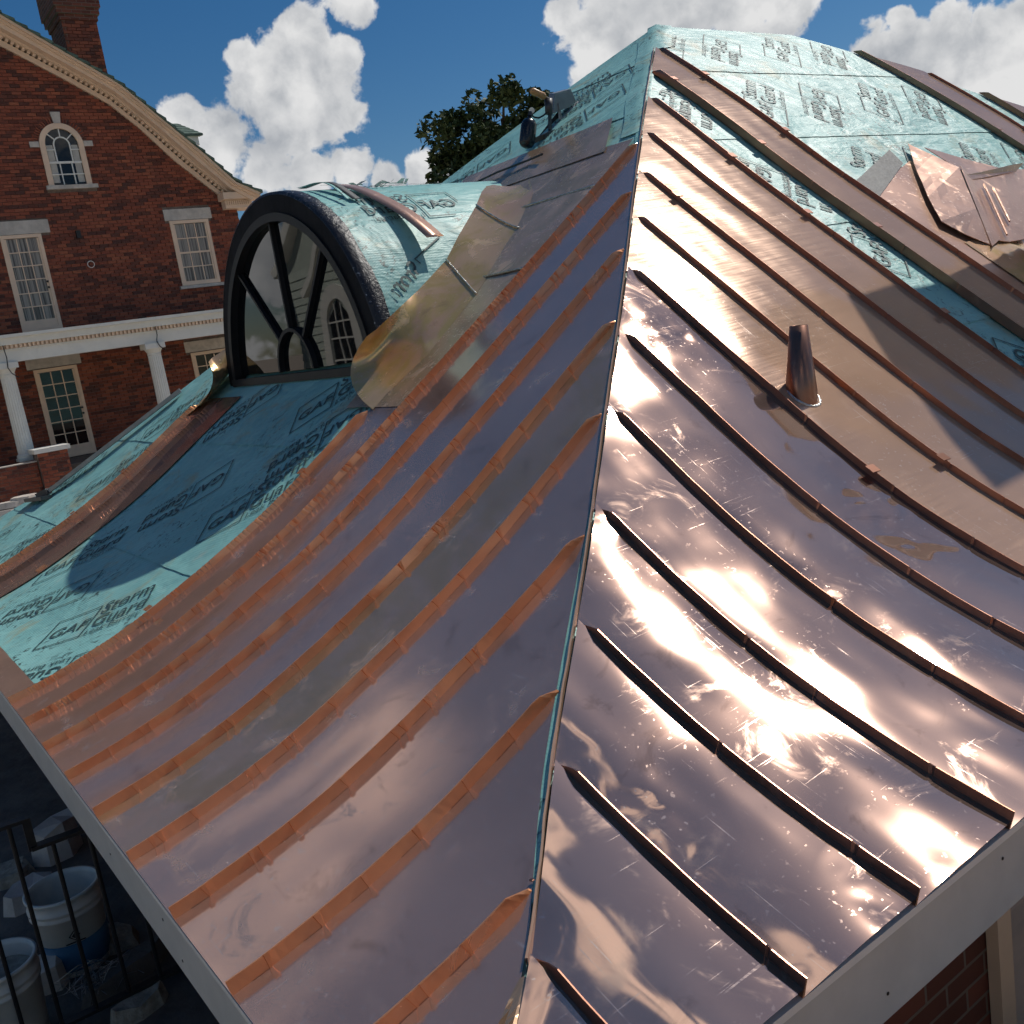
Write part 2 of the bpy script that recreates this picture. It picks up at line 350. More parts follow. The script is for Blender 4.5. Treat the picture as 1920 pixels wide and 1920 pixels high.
class MB:
    """collects simple shapes into one mesh"""
    def __init__(s): s.v = []; s.f = []
    def add(s, vs, fs):
        b = len(s.v); s.v += [Vector(v) for v in vs]; s.f += [tuple(b + i for i in f) for f in fs]; return s
    def box(s, a, b):
        x0, y0, z0 = a; x1, y1, z1 = b
        x0, x1 = min(x0, x1), max(x0, x1); y0, y1 = min(y0, y1), max(y0, y1); z0, z1 = min(z0, z1), max(z0, z1)
        return s.add([(x0, y0, z0), (x1, y0, z0), (x1, y1, z0), (x0, y1, z0), (x0, y0, z1), (x1, y0, z1), (x1, y1, z1), (x0, y1, z1)],
                     [(0, 3, 2, 1), (4, 5, 6, 7), (0, 1, 5, 4), (1, 2, 6, 5), (2, 3, 7, 6), (3, 0, 4, 7)])
    def prism(s, poly, d):
        """polygon (3D points) pushed along d"""
        n = len(poly); d = Vector(d); p = [Vector(q) for q in poly]
        return s.add(p + [q + d for q in p], [tuple(range(n - 1, -1, -1)), tuple(range(n, 2 * n))] + [(i, (i + 1) % n, n + (i + 1) % n, n + i) for i in range(n)])
    def bar(s, a, b, w, h, up=(0, 0, 1)):
        a, b = Vector(a), Vector(b); t = (b - a).normalized(); r = t.cross(Vector(up))
        if r.length < 1e-4: r = t.cross(Vector((1, 0, 0)))
        r.normalize(); u = r.cross(t); r *= w / 2; u *= h / 2
        return s.add([a - r - u, a + r - u, a + r + u, a - r + u, b - r - u, b + r - u, b + r + u, b - r + u],
                     [(0, 1, 2, 3), (7, 6, 5, 4), (0, 4, 5, 1), (1, 5, 6, 2), (2, 6, 7, 3), (3, 7, 4, 0)])
    def tube(s, pts, rad, n=8, cap=True):
        pts = [Vector(p) for p in pts]; rads = rad if isinstance(rad, (list, tuple)) else [rad] * len(pts)
        b = len(s.v); ref = None
        for i, p in enumerate(pts):
            t = (pts[min(i + 1, len(pts) - 1)] - pts[max(i - 1, 0)]).normalized()
            if ref is None: ref = t.cross(Vector((0.3, 0.9, 0.2))).normalized()
            r = (ref - t * ref.dot(t)).normalized(); ref = r; q = t.cross(r)
            for k in range(n):
                a = 2 * math.pi * k / n
                s.v.append(p + (r * math.cos(a) + q * math.sin(a)) * rads[i])
        for i in range(len(pts) - 1):
            for k in range(n):
                s.f.append((b + i * n + k, b + i * n + (k + 1) % n, b + (i + 1) * n + (k + 1) % n, b + (i + 1) * n + k))
        if cap:
            s.f.append(tuple(b + k for k in range(n - 1, -1, -1))); s.f.append(tuple(b + (len(pts) - 1) * n + k for k in range(n)))
        return s
    def lathe(s, prof, n=24, centre=(0, 0, 0), axis=None):
        """prof: (radius, height) pairs; axis: optional Matrix"""
        b = len(s.v); c = Vector(centre)
        for (r, z) in prof:
            for k in range(n):
                a = 2 * math.pi * k / n; p = Vector((r * math.cos(a), r * math.sin(a), z))
                s.v.append(c + (axis @ p if axis else p))
        for i in range(len(prof) - 1):
            for k in range(n):
                s.f.append((b + i * n + k, b + i * n + (k + 1) % n, b + (i + 1) * n + (k + 1) % n, b + (i + 1) * n + k))
        return s
    def build(s, name, mat, parent=None, smooth=False):
        return mesh_obj(name, s.v, s.f, mat, parent, smooth)

def grid_faces(nu, nv):
    return [(i * nv + j, (i + 1) * nv + j, (i + 1) * nv + j + 1, i * nv + j + 1) for i in range(nu - 1) for j in range(nv - 1)]

# ------------------------------------------------------------------ ground
gr = mesh_obj('ground', [(-400, -400, -1.25), (800, -400, -1.25), (800, 800, -1.25), (-400, 800, -1.25)], [(0, 1, 2, 3)], 'gravel'); gr['kind'] = 'structure'
pv = mesh_obj('patio', [(-3.5, 1.0, -1.246), (0.8, 1.0, -1.246), (0.8, 9.5, -1.246), (-3.5, 9.5, -1.246)], [(0, 1, 2, 3)], 'paving'); pv['kind'] = 'structure'

# ------------------------------------------------------------------ the roof's two curved slopes
KL = np.array([0.0, 0.4, 0.8, 1.2, 1.8, 2.4, 3.2, 4.0, 5.0, 6.2]); ZLK = np.array([0, 0.1055, 0.2755, 0.4798, 0.8609, 1.2577, 1.8003, 2.3579, 2.9955, 3.7165])
KR = np.array([0.0, 0.32, 0.64, 1.0, 1.52, 2.0, 2.6, 3.4, 4.2, 5.2]); ZRK = np.array([0, 0.1038, 0.2444, 0.4561, 0.8541, 1.2469, 1.7341, 2.4157, 3.0354, 3.6907])
def hermite(d, K, z):
    h = np.diff(K); s = np.diff(z) / h
    m = np.empty(len(z)); m[1:-1] = (s[:-1] * h[1:] + s[1:] * h[:-1]) / (h[1:] + h[:-1]); m[0] = 2 * s[0] - m[1]; m[-1] = s[-1]
    if d <= 0: return z[0] + m[0] * d, m[0]
    i = min(max(int(np.searchsorted(K, d)) - 1, 0), len(h) - 1)
    t = (d - K[i]) / h[i]; H = h[i]
    v = (2 * t**3 - 3 * t**2 + 1) * z[i] + (t**3 - 2 * t**2 + t) * H * m[i] + (-2 * t**3 + 3 * t**2) * z[i + 1] + (t**3 - t**2) * H * m[i + 1]
    g_ = ((6 * t**2 - 6 * t) * z[i] + (3 * t**2 - 4 * t + 1) * H * m[i] + (-6 * t**2 + 6 * t) * z[i + 1] + (3 * t**2 - 2 * t) * H * m[i + 1]) / H
    return v, g_
TD = np.linspace(-0.2, 6.3, 2601)
TL = np.array([hermite(d, KL, ZLK) for d in TD]); TR = np.array([hermite(d, KR, ZRK) for d in TD])
ARC_L = np.concatenate([[0], np.cumsum(np.hypot(np.diff(TD), np.diff(TL[:, 0])))]); ARC_R = np.concatenate([[0], np.cumsum(np.hypot(np.diff(TD), np.diff(TR[:, 0])))])
def zL(x): return float(np.interp(x, TD, TL[:, 0]))
def zR(y): return float(np.interp(y, TD, TR[:, 0]))
def hipY(x): return float(np.interp(zL(x), TR[:, 0], TD))
def hipX(y): return float(np.interp(zR(y), TL[:, 0], TD))
def arcL(x): return float(np.interp(x, TD, ARC_L))
def arcR(y): return float(np.interp(y, TD, ARC_R))
def SL(x, y, h=0.0):
    s = float(np.interp(x, TD, TL[:, 1])); n = Vector((-s, 0, 1)).normalized()
    return Vector((x, y, zL(x))) + n * h
def SR(x, y, h=0.0):
    s = float(np.interp(y, TD, TR[:, 1])); n = Vector((0, -s, 1)).normalized()
    return Vector((x, y, zR(y))) + n * h
XA, YA, ZA = 5.40, 4.4964, 3.2394       # near end of the ridge
W = 2 * YA; XB = 7.0; LEN = XA + XB     # far end of the ridge, overall length
YL = [0.423, 0.801, 1.179, 1.551, 1.919, 2.293, 2.658, 3.016, 3.378]
XR = [0.387, 0.736, 1.092, 1.457, 1.832, 2.202, 2.58, 2.954, 3.326, 3.696, 4.086, 4.474, 4.851]
XF = [7.37, 7.80, 8.15]
def nz(a, b, s): return mnoise.noise(Vector((a, b, s)))

roof = thing('pavilion_building', 'low building with flared copper hip roof, half covered, in the foreground', 'building')

# roof boards under everything (closed towards the back)
mb = MB()
ds = [5.4 * i / 40 for i in range(41)]
def ring(d):
    hy = hipY(d); return [Vector((d, hy, zL(d) - 0.03)), Vector((LEN - d, hy, zL(d) - 0.03)), Vector((LEN - d, W - hy, zL(d) - 0.03)), Vector((d, W - hy, zL(d) - 0.03))]
for d in ds: mb.v += ring(d)
for i in range(len(ds) - 1):
    for k in range(4): mb.f.append((i * 4 + k, i * 4 + (k + 1) % 4, (i + 1) * 4 + (k + 1) % 4, (i + 1) * 4 + k))
mb.build('roof_deck', 'membrane', roof)

# self-adhering membrane, course by course, each lapping the one below
def course_left(x0, x1, i):
    na, nb = 16, 90; vs = []
    for a in range(na):
        for b in range(nb):
            t = a / (na - 1); x = x0 + (x1 + 0.05 - x0) * t
            y0 = hipY(min(x, XA)) ; yy = y0 + (W - 2 * y0) * b / (nb - 1)
            if a == 0: x += 0.012 * nz(yy * 2.2, i, 3.0) + 0.006 * nz(yy * 9, i, 4.0)
            x = min(x, XA)
            vs.append(SL(x, yy, 0.001 + 0.004 * (1 - t) + (0.001 + 0.002 * max(0, nz(yy * 1.7, i, 9.0)) if a == 0 else 0)))
    return mesh_obj('membrane_course', vs, grid_faces(na, nb), 'membrane', roof, True)
CL = [0.085, 0.85, 1.64, 2.43, 3.20, 3.97, 4.72, 5.40]
for i in range(len(CL) - 1): course_left(CL[i], CL[i + 1], i)
def course_right(y0, y1, i):
    na, nb = 14, 110; vs = []
    for a in range(na):
        for b in range(nb):
            t = a / (na - 1); y = y0 + (y1 + 0.05 - y0) * t
            x0 = hipX(min(y, YA)); xx = x0 + (LEN - 2 * x0) * b / (nb - 1)
            if a == 0: y += 0.010 * nz(xx * 1.9, i, 13.0) + 0.005 * nz(xx * 9, i, 14.0)
            y = min(y, YA)
            vs.append(SR(xx, y, 0.001 + 0.004 * (1 - t) + (0.001 + 0.002 * max(0, nz(xx * 1.7, i, 19.0)) if a == 0 else 0)))
    f = [tuple(reversed(q)) for q in grid_faces(na, nb)]
    return mesh_obj('membrane_course', vs, f, 'membrane', roof, True)
CR = [0.085, 0.83, 1.57, 2.30, 3.025, 3.754, 4.4964]
for i in range(len(CR) - 1): course_right(CR[i], CR[i + 1], i)

# membrane folded over the hip near the top
mb = MB(); n = 26; dd = [3.72 + (5.4 - 3.72) * i / (n - 1) for i in range(n)]
for i, x in enumerate(dd):
    y = hipY(x); wl = 0.17 + 0.03 * nz(x * 3, 1, 1)
    wr = 0.03 if x < 4.9 else 0.16
    mb.v += [SL(x, min(y + wl, W / 2), 0.011), SL(x, y + wl * 0.5, 0.011), Vector((x, y, zL(x) + 0.014)), SR(x + wr, y, 0.011)]
mb.f = grid_faces(n, 4); mb.build('hip_membrane', 'membrane', roof, True)

# ------------------------------------------------------------------ copper pans
def pan_left(y0, y1, mat, xtop, x0=-0.018, name='copper_pan'):
    ny = 7; nx = 44; vs = []; uv = []; off = random.random() * 9
    for a in range(ny):
        y = y0 + (y1 - y0) * a / (ny - 1); xt = xtop(y)
        for b in range(nx):
            x = x0 + (xt - x0) * b / (nx - 1)
            e = math.sin(math.pi * a / (ny - 1))
            h = 0.0125 + 0.0022 * e * nz(y * 5 + off, x * 2.2, off)
            vs.append(SL(x, y, h)); uv.append((y + off, arcL(x)))
    return mesh_obj(name, vs, grid_faces(ny, nx)[::1], mat, roof, True, uv)
def pan_right(x0, x1, mat, ytop, y0=-0.018, name='copper_pan'):
    nx = 13; ny = 60; vs = []; uv = []; off = random.random() * 9; cr = 0.0065 if mat == 'pan_polished' else 0.0035
    for a in range(nx):
        x = x0 + (x1 - x0) * a / (nx - 1); yt = ytop(x)
        for b in range(ny):
            y = y0 + (yt - y0) * b / (ny - 1)
            e = math.sin(math.pi * a / (nx - 1))
            h = 0.0085 + 0.023 * (a / (nx - 1)) + e * (cr * (0.7 + 0.9 * nz(off * 3, y * 1.9, off)) + 0.0025 * nz(x * 5 + off, y * 2.6, off))
            vs.append(SR(x, y, h)); uv.append((x + off, arcR(y)))
    return mesh_obj(name, vs, [tuple(reversed(f)) for f in grid_faces(nx, ny)], mat, roof, True, uv)

def gapL(y):
    g_ = 0.004
    if 0.38 < y < 1.25: g_ += 0.020 * math.sin(math.pi * (y - 0.38) / 0.87) ** 0.6
    return g_ + 0.002 * abs(nz(y * 14, 5, 2))
edges = [0.012] + YL
mats = ['pan_polished', 'pan_dull', 'pan_dull', 'pan_gold', 'pan_dull', 'pan_gold', 'pan_dull', 'pan_dull', 'pan_gold']
mats = ['pan_dull', 'pan_dull', 'pan_dull', 'pan_dull', 'pan_gold', 'pan_dull', 'pan_dull', 'pan_dull', 'pan_dull']
for k in range(9):
    top = (lambda y: hipX(y) - gapL(y)) if k < 8 else (lambda y: 1.95)
    pan_left(edges[k] + 0.001, edges[k + 1] - 0.001, mats[k], top)
edges = [0.012] + XR
for k in range(13):
    if k == 11: continue
    pan_right(edges[k] + 0.001, edges[k + 1] - 0.001, 'pan_polished' if k < 7 else 'pan_satin', lambda x: hipY(x) - 0.002)
pan_right(XF[0] + 0.001, XF[1] - 0.001, 'pan_satin', lambda x: min(hipY(max(0.05, LEN - x)), YA) - 0.002, y0=1.95)
pan_right(XF[2] + 0.001, XF[2] + 0.38, 'pan_satin', lambda x: min(hipY(max(0.05, LEN - x)), YA) - 0.002, y0=1.95)
# strip of pan left of the dormer
pan_left(5.50, 5.88, 'pan_dull', lambda y: 2.02); pan_left(5.89, 6.26, 'pan_dull', lambda y: 2.02)

# ------------------------------------------------------------------ standing seams
def seam(fn, other, d0, d1, side, mat, hgt, thick, crimps, sgn=1, lean=0.004, fold=0.0):
    """upright copper fin across the slope; fn(d, side_offset, h) gives the point"""
    ds_ = [d0]
    while ds_[-1] < d1: ds_.append(ds_[-1] + 0.022)
    ds_[-1] = d1
    marks = []
    for c in crimps: marks += [c - 0.009, c, c + 0.009]
    ds_ = sorted(set([round(x, 4) for x in ds_ + [m_ for m_ in marks if d0 < m_ < d1]]))
    cs = set(round(c, 4) for c in crimps)
    vs = []
    for d in ds_:
        w = 0.0025 * nz(d * 3, side * 7, 2.5) + (0.0015 + 0.005 * abs(nz(d * 37, side * 3, 6)) if d in cs else 0.0)
        lw = (0.006 if sgn > 0 else 0.0) + lean * nz(d * 2.1, side * 5, 8.0) + 0.002 * nz(d * 11, side * 3, 1.0)
        hh = hgt * (1 + 0.05 * nz(d * 5, side, 4.0) + (-0.05 if d in cs else 0))
        if d1 - d < 0.05: hh *= 0.35 + 0.65 * (d1 - d) / 0.05
        o_ = other
        vs += [fn(d, o_ - thick / 2, 0.010), fn(d, o_ + thick / 2, 0.010), fn(d, o_ + thick / 2 + lw + w, hh), fn(d, o_ - thick / 2 + lw + w - fold, hh)]
    n = len(ds_); f = []
    for i in range(n - 1):
        for k in range(4):
            q = (i * 4 + k, i * 4 + (k + 1) % 4, (i + 1) * 4 + (k + 1) % 4, (i + 1) * 4 + k)
            f.append(q if sgn > 0 else tuple(reversed(q)))
    f += [(3, 2, 1, 0), tuple((n - 1) * 4 + k for k in range(4))]
    return mesh_obj('standing_seam', vs, f, mat, roof)
def cleat(par, fn, d, o_, hgt, wid=0.032, arm=0.024, mat='seam'):
    p = [fn(d - wid / 2, o_ + arm, hgt * 0.96), fn(d + wid / 2, o_ + arm, hgt * 0.96), fn(d + wid / 2, o_ - arm, hgt * 1.02), fn(d - wid / 2, o_ - arm, hgt * 1.02),
         fn(d - wid / 2, o_ + arm, hgt + 0.003), fn(d + wid / 2, o_ + arm, hgt + 0.003), fn(d + wid / 2, o_ - arm, hgt + 0.005), fn(d - wid / 2, o_ - arm, hgt + 0.005)]
    mesh_obj('cleat', p, [(0, 3, 2, 1), (4, 5, 6, 7), (0, 1, 5, 4), (1, 2, 6, 5), (2, 3, 7, 6), (3, 0, 4, 7)], mat, par)
def fold_tab(par, d, y, hgt):
    w = 0.0075 * random.uniform(0.8, 1.3); q = 0.0045 * random.uniform(0.7, 1.2); t = random.uniform(-0.006, 0.006)
    p = [SL(d - w * 0.4, y - 0.002, 0.011), SL(d + w * 0.4, y - 0.002, 0.011), SL(d + w + t, y + 0.004, hgt * 1.02), SL(d - w + t, y + 0.004, hgt * 1.02),
         SL(d - w * 0.3, y - 0.004, 0.012), SL(d + w * 0.3, y - 0.004, 0.012), SL(d + w * 0.8 + t, y - q + 0.003, hgt * 1.05), SL(d - w * 0.8 + t, y - q + 0.003, hgt * 1.05)]
    mesh_obj('seam_fold', p, [(0, 3, 2, 1), (4, 5, 6, 7), (0, 1, 5, 4), (1, 2, 6, 5), (2, 3, 7, 6), (3, 0, 4, 7)], 'seam', par)
fL = lambda d, o_, h: SL(d, o_, h)
fR = lambda d, o_, h: SR(o_, d, h)
def crimp_list(d0, d1, dense):
    out = []; d = d0 + 0.06
    while d < d1 - 0.05:
        if dense or random.random() < 0.18:
            for q in range(random.randint(3, 7)): out.append(d + q * 0.022)
            d += 0.16
        else:
            out.append(d)
            if random.random() < 0.3: out.append(d + 0.024)
            d += random.uniform(0.13, 0.24)
    return [round(x, 4) for x in out]
for k, y in enumerate(YL):
    d1 = hipX(y) - 0.012 if k < 8 else 1.86
    s_ = seam(fL, y, -0.018, d1, k + 1, 'seam', 0.044, 0.004, crimp_list(0, d1 * 0.82, k >= 7) if k >= 7 else [], lean=0.006)
    d = 0.05 + random.uniform(0, 0.08)
    while d < d1 - 0.12 and k < 8:
        fold_tab(s_, d, y, 0.044)
        if random.random() < 0.3: fold_tab(s_, d + 0.026, y, 0.044)
        d += random.uniform(0.11, 0.17) * (1.0 if k < 6 else 0.7)
    for c in range(2 if k == 8 else 0):
        cleat(s_, fL, 0.42 + 0.85 * c + 0.1 * k % 0.3, y + 0.012, 0.05)
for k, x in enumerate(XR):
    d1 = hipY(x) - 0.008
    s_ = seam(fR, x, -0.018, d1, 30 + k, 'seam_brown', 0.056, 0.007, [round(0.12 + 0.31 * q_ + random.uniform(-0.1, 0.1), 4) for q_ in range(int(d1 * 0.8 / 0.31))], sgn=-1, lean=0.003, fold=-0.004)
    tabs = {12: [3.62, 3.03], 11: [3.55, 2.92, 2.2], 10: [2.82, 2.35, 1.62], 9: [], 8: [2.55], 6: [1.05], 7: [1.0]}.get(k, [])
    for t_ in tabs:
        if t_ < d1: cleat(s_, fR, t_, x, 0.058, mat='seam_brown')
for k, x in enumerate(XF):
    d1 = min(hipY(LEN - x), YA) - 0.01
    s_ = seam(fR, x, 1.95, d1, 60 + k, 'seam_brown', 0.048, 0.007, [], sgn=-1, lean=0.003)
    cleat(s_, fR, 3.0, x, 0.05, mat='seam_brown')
for y, mt in ((6.26, 'seam'), (5.88, 'seam_brown')):
    s_ = seam(fL, y, -0.018, 1.97, 80 + y, mt, 0.046, 0.004, crimp_list(0, 1.9, True), lean=0.006)
    if y > 6: cleat(s_, fL, 0.95, y + 0.012, 0.05); cleat(s_, fL, 1.35, y + 0.012, 0.05)
    else: cleat(s_, fL, 0.55, y - 0.3, 0.012, 0.06, 0.05)

# turned-up edge along the hip, with the green strip that shows in the gap
mb = MB(); n = 150; ys = [0.30 + (4.02 - 0.30) * i / (n - 1) for i in range(n)]
for i, y in enumerate(ys):
    x = hipX(y); j = 0.002 * nz(y * 16, 3, 3) + 0.001 * nz(y * 50, 3, 7); hz = 0.030 + 0.003 * nz(y * 12, 1, 6)
    b = Vector((x + j, y, zL(x) + 0.010)); b2 = Vector((x + 0.004 + j, y - 0.003, zL(x) + 0.010))
    mb.v += [b, b + Vector((0, 0, hz - 0.010)), b2 + Vector((0, 0, hz - 0.010)), b2]
mb.f = [q for q in grid_faces(n, 4)]; mb.build('hip_edge', 'pan_satin', roof)
mb = MB(); n = 60; ys = [0.40 + (4.02 - 0.40) * i / (n - 1) for i in range(n)]
for y in ys:
    x = hipX(y); mb.v += [SL(x - 0.05, y, 0.0095), Vector((x - 0.001, y, zL(x) + 0.0125))]
mb.f = grid_faces(n, 2); mb.build('hip_strip', 'membrane', roof, True)
# pinched copper cap on the lowest end of the hip
mb = MB(); n = 22
for i in range(n):
    t = i / (n - 1); y = -0.015 + 0.30 * t; x = hipX(y) if y > 0 else y; wd = 0.105 * (1 - t) ** 0.8 + 0.004; up = 0.030 * math.sin(math.pi * min(1, 0.15 + 0.9 * t)) * (1 - 0.3 * t)
    z0 = zL(max(x, -0.018)) + 0.016
    mb.v += [SL(max(x - wd * 0.35, -0.016), y + wd * 0.8, 0.016), SL(max(x - wd * 0.2, -0.014), y + wd * 0.35, 0.016 + up * 0.55), Vector((x, y, z0 + up)),
             SR(x + wd * 0.35, max(y - wd * 0.2, -0.014), 0.016 + up * 0.55), SR(x + wd * 0.8, max(y - wd * 0.35, -0.016), 0.016)]
mb.f = grid_faces(n, 5); mb.build('hip_cap', 'pan_gold', roof)
# nails at the hip
for (x, y, s) in [(0.47, 0.44, 'R'), (0.53, 0.46, 'R'), (0.47, 0.385, 'R'), (0.60, 0.52, 'R'), (0.66, 0.58, 'R'), (0.74, 0.60, 'R'), (0.88, 0.72, 'R'), (1.0, 0.84, 'R')]:
    p = (SL if s == 'L' else SR)(x - (0.07 if s == 'L' else -0.03), y, 0.013)
    MB().lathe([(0.0055, 0), (0.0055, 0.001), (0.003, 0.0018), (0.0, 0.0018)], 10, p).build('nail', 'seam_brown', roof)

# eaves: copper starter strip, drip edge, fascia, soffit and walls
mb = MB(); n = 60
for i in range(n):
    y = 3.39 + (W - 3.39) * i / (n - 1); mb.v += [SL(-0.018, y, 0.010), SL(0.10 + 0.004 * nz(y * 6, 2, 2), y, 0.010)]
mb.f = grid_faces(n, 2); mb.build('starter_strip', 'sheet', roof)
MB().box((-0.020, -0.020, -0.014), (-0.006, W, 0.002)).build('drip_edge', 'white', roof)
MB().box((-0.005, -0.020, -0.014), (LEN, -0.006, 0.002)).build('drip_edge', 'white', roof)
MB().box((-0.004, -0.004, -0.205), (0.025, W, -0.004)).build('fascia_board', 'fascia', roof)
MB().box((0.026, -0.004, -0.205), (LEN, 0.025, -0.0045)).build('fascia_board', 'fascia', roof)
MB().box((0.026, W - 0.025, -0.205), (LEN, W, -0.004)).build('fascia_board', 'fascia', roof)
MB().box((LEN - 0.025, 0.026, -0.205), (LEN + 0.004, W - 0.026, -0.005)).build('fascia_board', 'fascia', roof)
MB().box((0.03, 0.03, -0.20), (LEN - 0.03, W - 0.03, -0.18)).build('soffit', 'fascia', roof)
for q in [(1.45, -0.07), (1.66, -0.12), (0.62, -0.10), (1.0, -0.15), (1.665, -0.07)]:
    MB().lathe([(0.004, 0), (0.004, 0.001), (0, 0.001)], 8, (q[0], -0.0045, q[1]), Matrix.Rotation(math.pi / 2, 3, 'X')).build('nail', 'iron', roof)
for q in [(1.78, -0.05), (1.95, -0.13), (1.40, -0.10), (2.4, -0.06), (1.28, -0.16)]:
    MB().lathe([(0.004, 0), (0.004, 0.001), (0, 0.001)], 8, (-0.0045, q[0], q[1]), Matrix.Rotation(-math.pi / 2, 3, 'Y')).build('nail', 'iron', roof)
MB().box((0.85, 0.45, -1.25), (LEN - 0.5, W - 0.5, -0.19)).build('wall', 'brick_tex', roof)
# louvred shutter on the wall under the right eave
sh = MB().box((2.14, 0.405, -1.25), (2.22, 0.445, -0.62)).box((2.64, 0.405, -1.25), (2.72, 0.445, -0.62)).box((2.22, 0.405, -0.70), (2.64, 0.445, -0.62)).build('shutter', 'paint', roof)
MB().box((2.22, 0.441, -1.25), (2.64, 0.447, -0.70)).build('shutter_back', 'iron', sh)
for i in range(17):
    z = -0.73 - 0.032 * i
    MB().add([(2.22, 0.41, z), (2.64, 0.41, z), (2.64, 0.435, z + 0.014), (2.22, 0.435, z + 0.014), (2.22, 0.414, z - 0.006), (2.64, 0.414, z - 0.006), (2.64, 0.439, z + 0.008), (2.22, 0.439, z + 0.008)],
             [(0, 1, 2, 3), (7, 6, 5, 4), (0, 4, 5, 1), (2, 6, 7, 3), (0, 3, 7, 4), (1, 5, 6, 2)]).build('slat', 'paint', sh)

# ------------------------------------------------------------------ printed marks on the membrane
def text2d(body, size, bold=0.006):
    cu = bpy.data.curves.new('t', 'FONT'); cu.body = body; cu.size = size; cu.offset = bold; cu.resolution_u = 3
    ob = bpy.data.objects.new('t', cu); col.objects.link(ob)
    bpy.context.view_layer.update()
    me = ob.evaluated_get(bpy.context.evaluated_depsgraph_get()).to_mesh()
    vs = [(v.co.x, v.co.y) for v in me.vertices]; fs = [tuple(p.vertices) for p in me.polygons]
    ob.to_mesh_clear(); bpy.data.objects.remove(ob); bpy.data.curves.remove(cu)
    return vs, fs
T_GAF = text2d('GAF', 0.135, 0.001); T_ST = text2d('Storm', 0.155, 0.001); T_GU = text2d('Guard', 0.155, 0.001); T_LB = text2d('Leak Barrier', 0.07, 0.0)
def mark2d():
    vs, fs = [], []
    def put(t, dx, dy, sx=1.0, shear=0.0):
        b = len(vs); vs.extend([(x * sx + dx + y * shear, y + dy) for x, y in t[0]]); fs.extend([tuple(b + i for i in f) for f in t[1]])
    w = lambda t: max(x for x, _ in t[0])
    put(T_GAF, -w(T_GAF) / 2, -0.05, 1.0, 0.1)
    put(T_ST, 0.170, 0.055, 0.90); put(T_GU, 0.170, -0.080, 0.90); put(T_LB, 0.172, -0.150, 1.0)
    R_ = 0.15; q_ = 0.009
    for (x0, y0, x1, y1) in ((-R_, -R_, R_, -R_ + q_), (-R_, R_ - q_, R_, R_), (-R_, -R_ + q_, -R_ + q_, R_ - q_), (R_ - q_, -R_ + q_, R_, R_ - q_)):
        b = len(vs); hor = (x1 - x0) > (y1 - y0)
        for k in range(9):
            t = k / 8
            if hor: vs.extend([(x0 + (x1 - x0) * t, y0), (x0 + (x1 - x0) * t, y1)])
            else: vs.extend([(x1, y0 + (y1 - y0) * t), (x0, y0 + (y1 - y0) * t)])
        fs.extend([(b + 2 * k, b + 2 * k + 2, b + 2 * k + 3, b + 2 * k + 1) for k in range(8)])
    return vs, fs
MV, MF = mark2d()
S2 = math.sqrt(0.5)
def clip_mesh(vs, fs, ok):
    keep = [all(ok(*vs[i]) for i in f) for f in fs]
    fs2 = [f for f, k in zip(fs, keep) if k]; used = sorted(set(i for f in fs2 for i in f)); mp = {i: j for j, i in enumerate(used)}
    return [vs[i] for i in used], [tuple(mp[i] for i in f) for f in fs2]
# the print runs diagonally over the roll
def print_left(x, y, flip, ok=None):
    s = -1 if flip else 1
    pts = [(x + s * (a + b) * S2 * 0.86, y + s * (-a + b) * S2) for a, b in MV]
    vs, fs = clip_mesh(pts, MF, ok or (lambda a, b: True))
    if fs: mesh_obj('print', [SL(a, b, 0.0085) for a, b in vs], fs, 'print', roof)
def print_right(x, y, flip, ok=None):
    s = -1 if flip else 1
    pts = [(x + s * (a - b) * S2, y + s * (a + b) * S2 * 0.80) for a, b in MV]
    vs, fs = clip_mesh(pts, MF, ok or (lambda a, b: True))
    if fs: mesh_obj('print', [SR(a, b, 0.0085) for a, b in vs], fs, 'print', roof)
inL = lambda a, b: 0.09 < a < 5.2 and ((3.40 < b < 5.48) or b > 6.3) and b < W - hipY(a) - 0.02 and not (a > 2.12 and 3.55 < b < 6.05)
for (x, y, f) in [(0.37, 4.03, 0), (0.53, 4.62, 1), (0.30, 3.36, 1), (1.19, 3.86, 0), (1.36, 4.55, 1), (0.62, 5.35, 0), (1.90, 4.10, 0), (2.02, 5.08, 1), (1.80, 3.55, 1),
                  (1.24, 6.75, 0), (0.45, 6.75, 0), (0.60, 7.5, 1), (1.75, 6.75, 0), (1.35, 7.45, 1)]:
    print_left(x, y, f, inL)
hiL = lambda a, b: b > hipY(a) + 0.10 and b < W - hipY(a) - 0.03 and a > 3.9
for (x, y, f) in [(4.62, 4.22, 1), (4.30, 3.98, 1), (4.45, 4.75, 0), (4.1, 5.02, 1)]: print_left(x, y, f, hiL)
inR = lambda a, b: b < YA - 0.03 and ((4.89 < a < 7.34) or (4.11 < a < 4.45)) and a > hipX(b) + 0.1 and a < LEN - hipX(b) - 0.1 and not (a < 5.95 and b < 2.72 and a > 4.86)
marks = [(4.28, 3.42, 1), (4.24, 2.70, 1), (4.3, 2.05, 0), (4.28, 1.3, 1)]
for r_, (yb, sh_) in enumerate(((3.754, -0.12), (3.025, 0.0), (2.30, 0.08))):
    for k in range(-1, 3): marks += [(5.06 + sh_ + 1.30 * k, yb + 0.27, 0), (5.88 + sh_ + 1.30 * k, yb + 0.44, 1)]
for (x, y, f) in marks: print_right(x, y, f, inR)

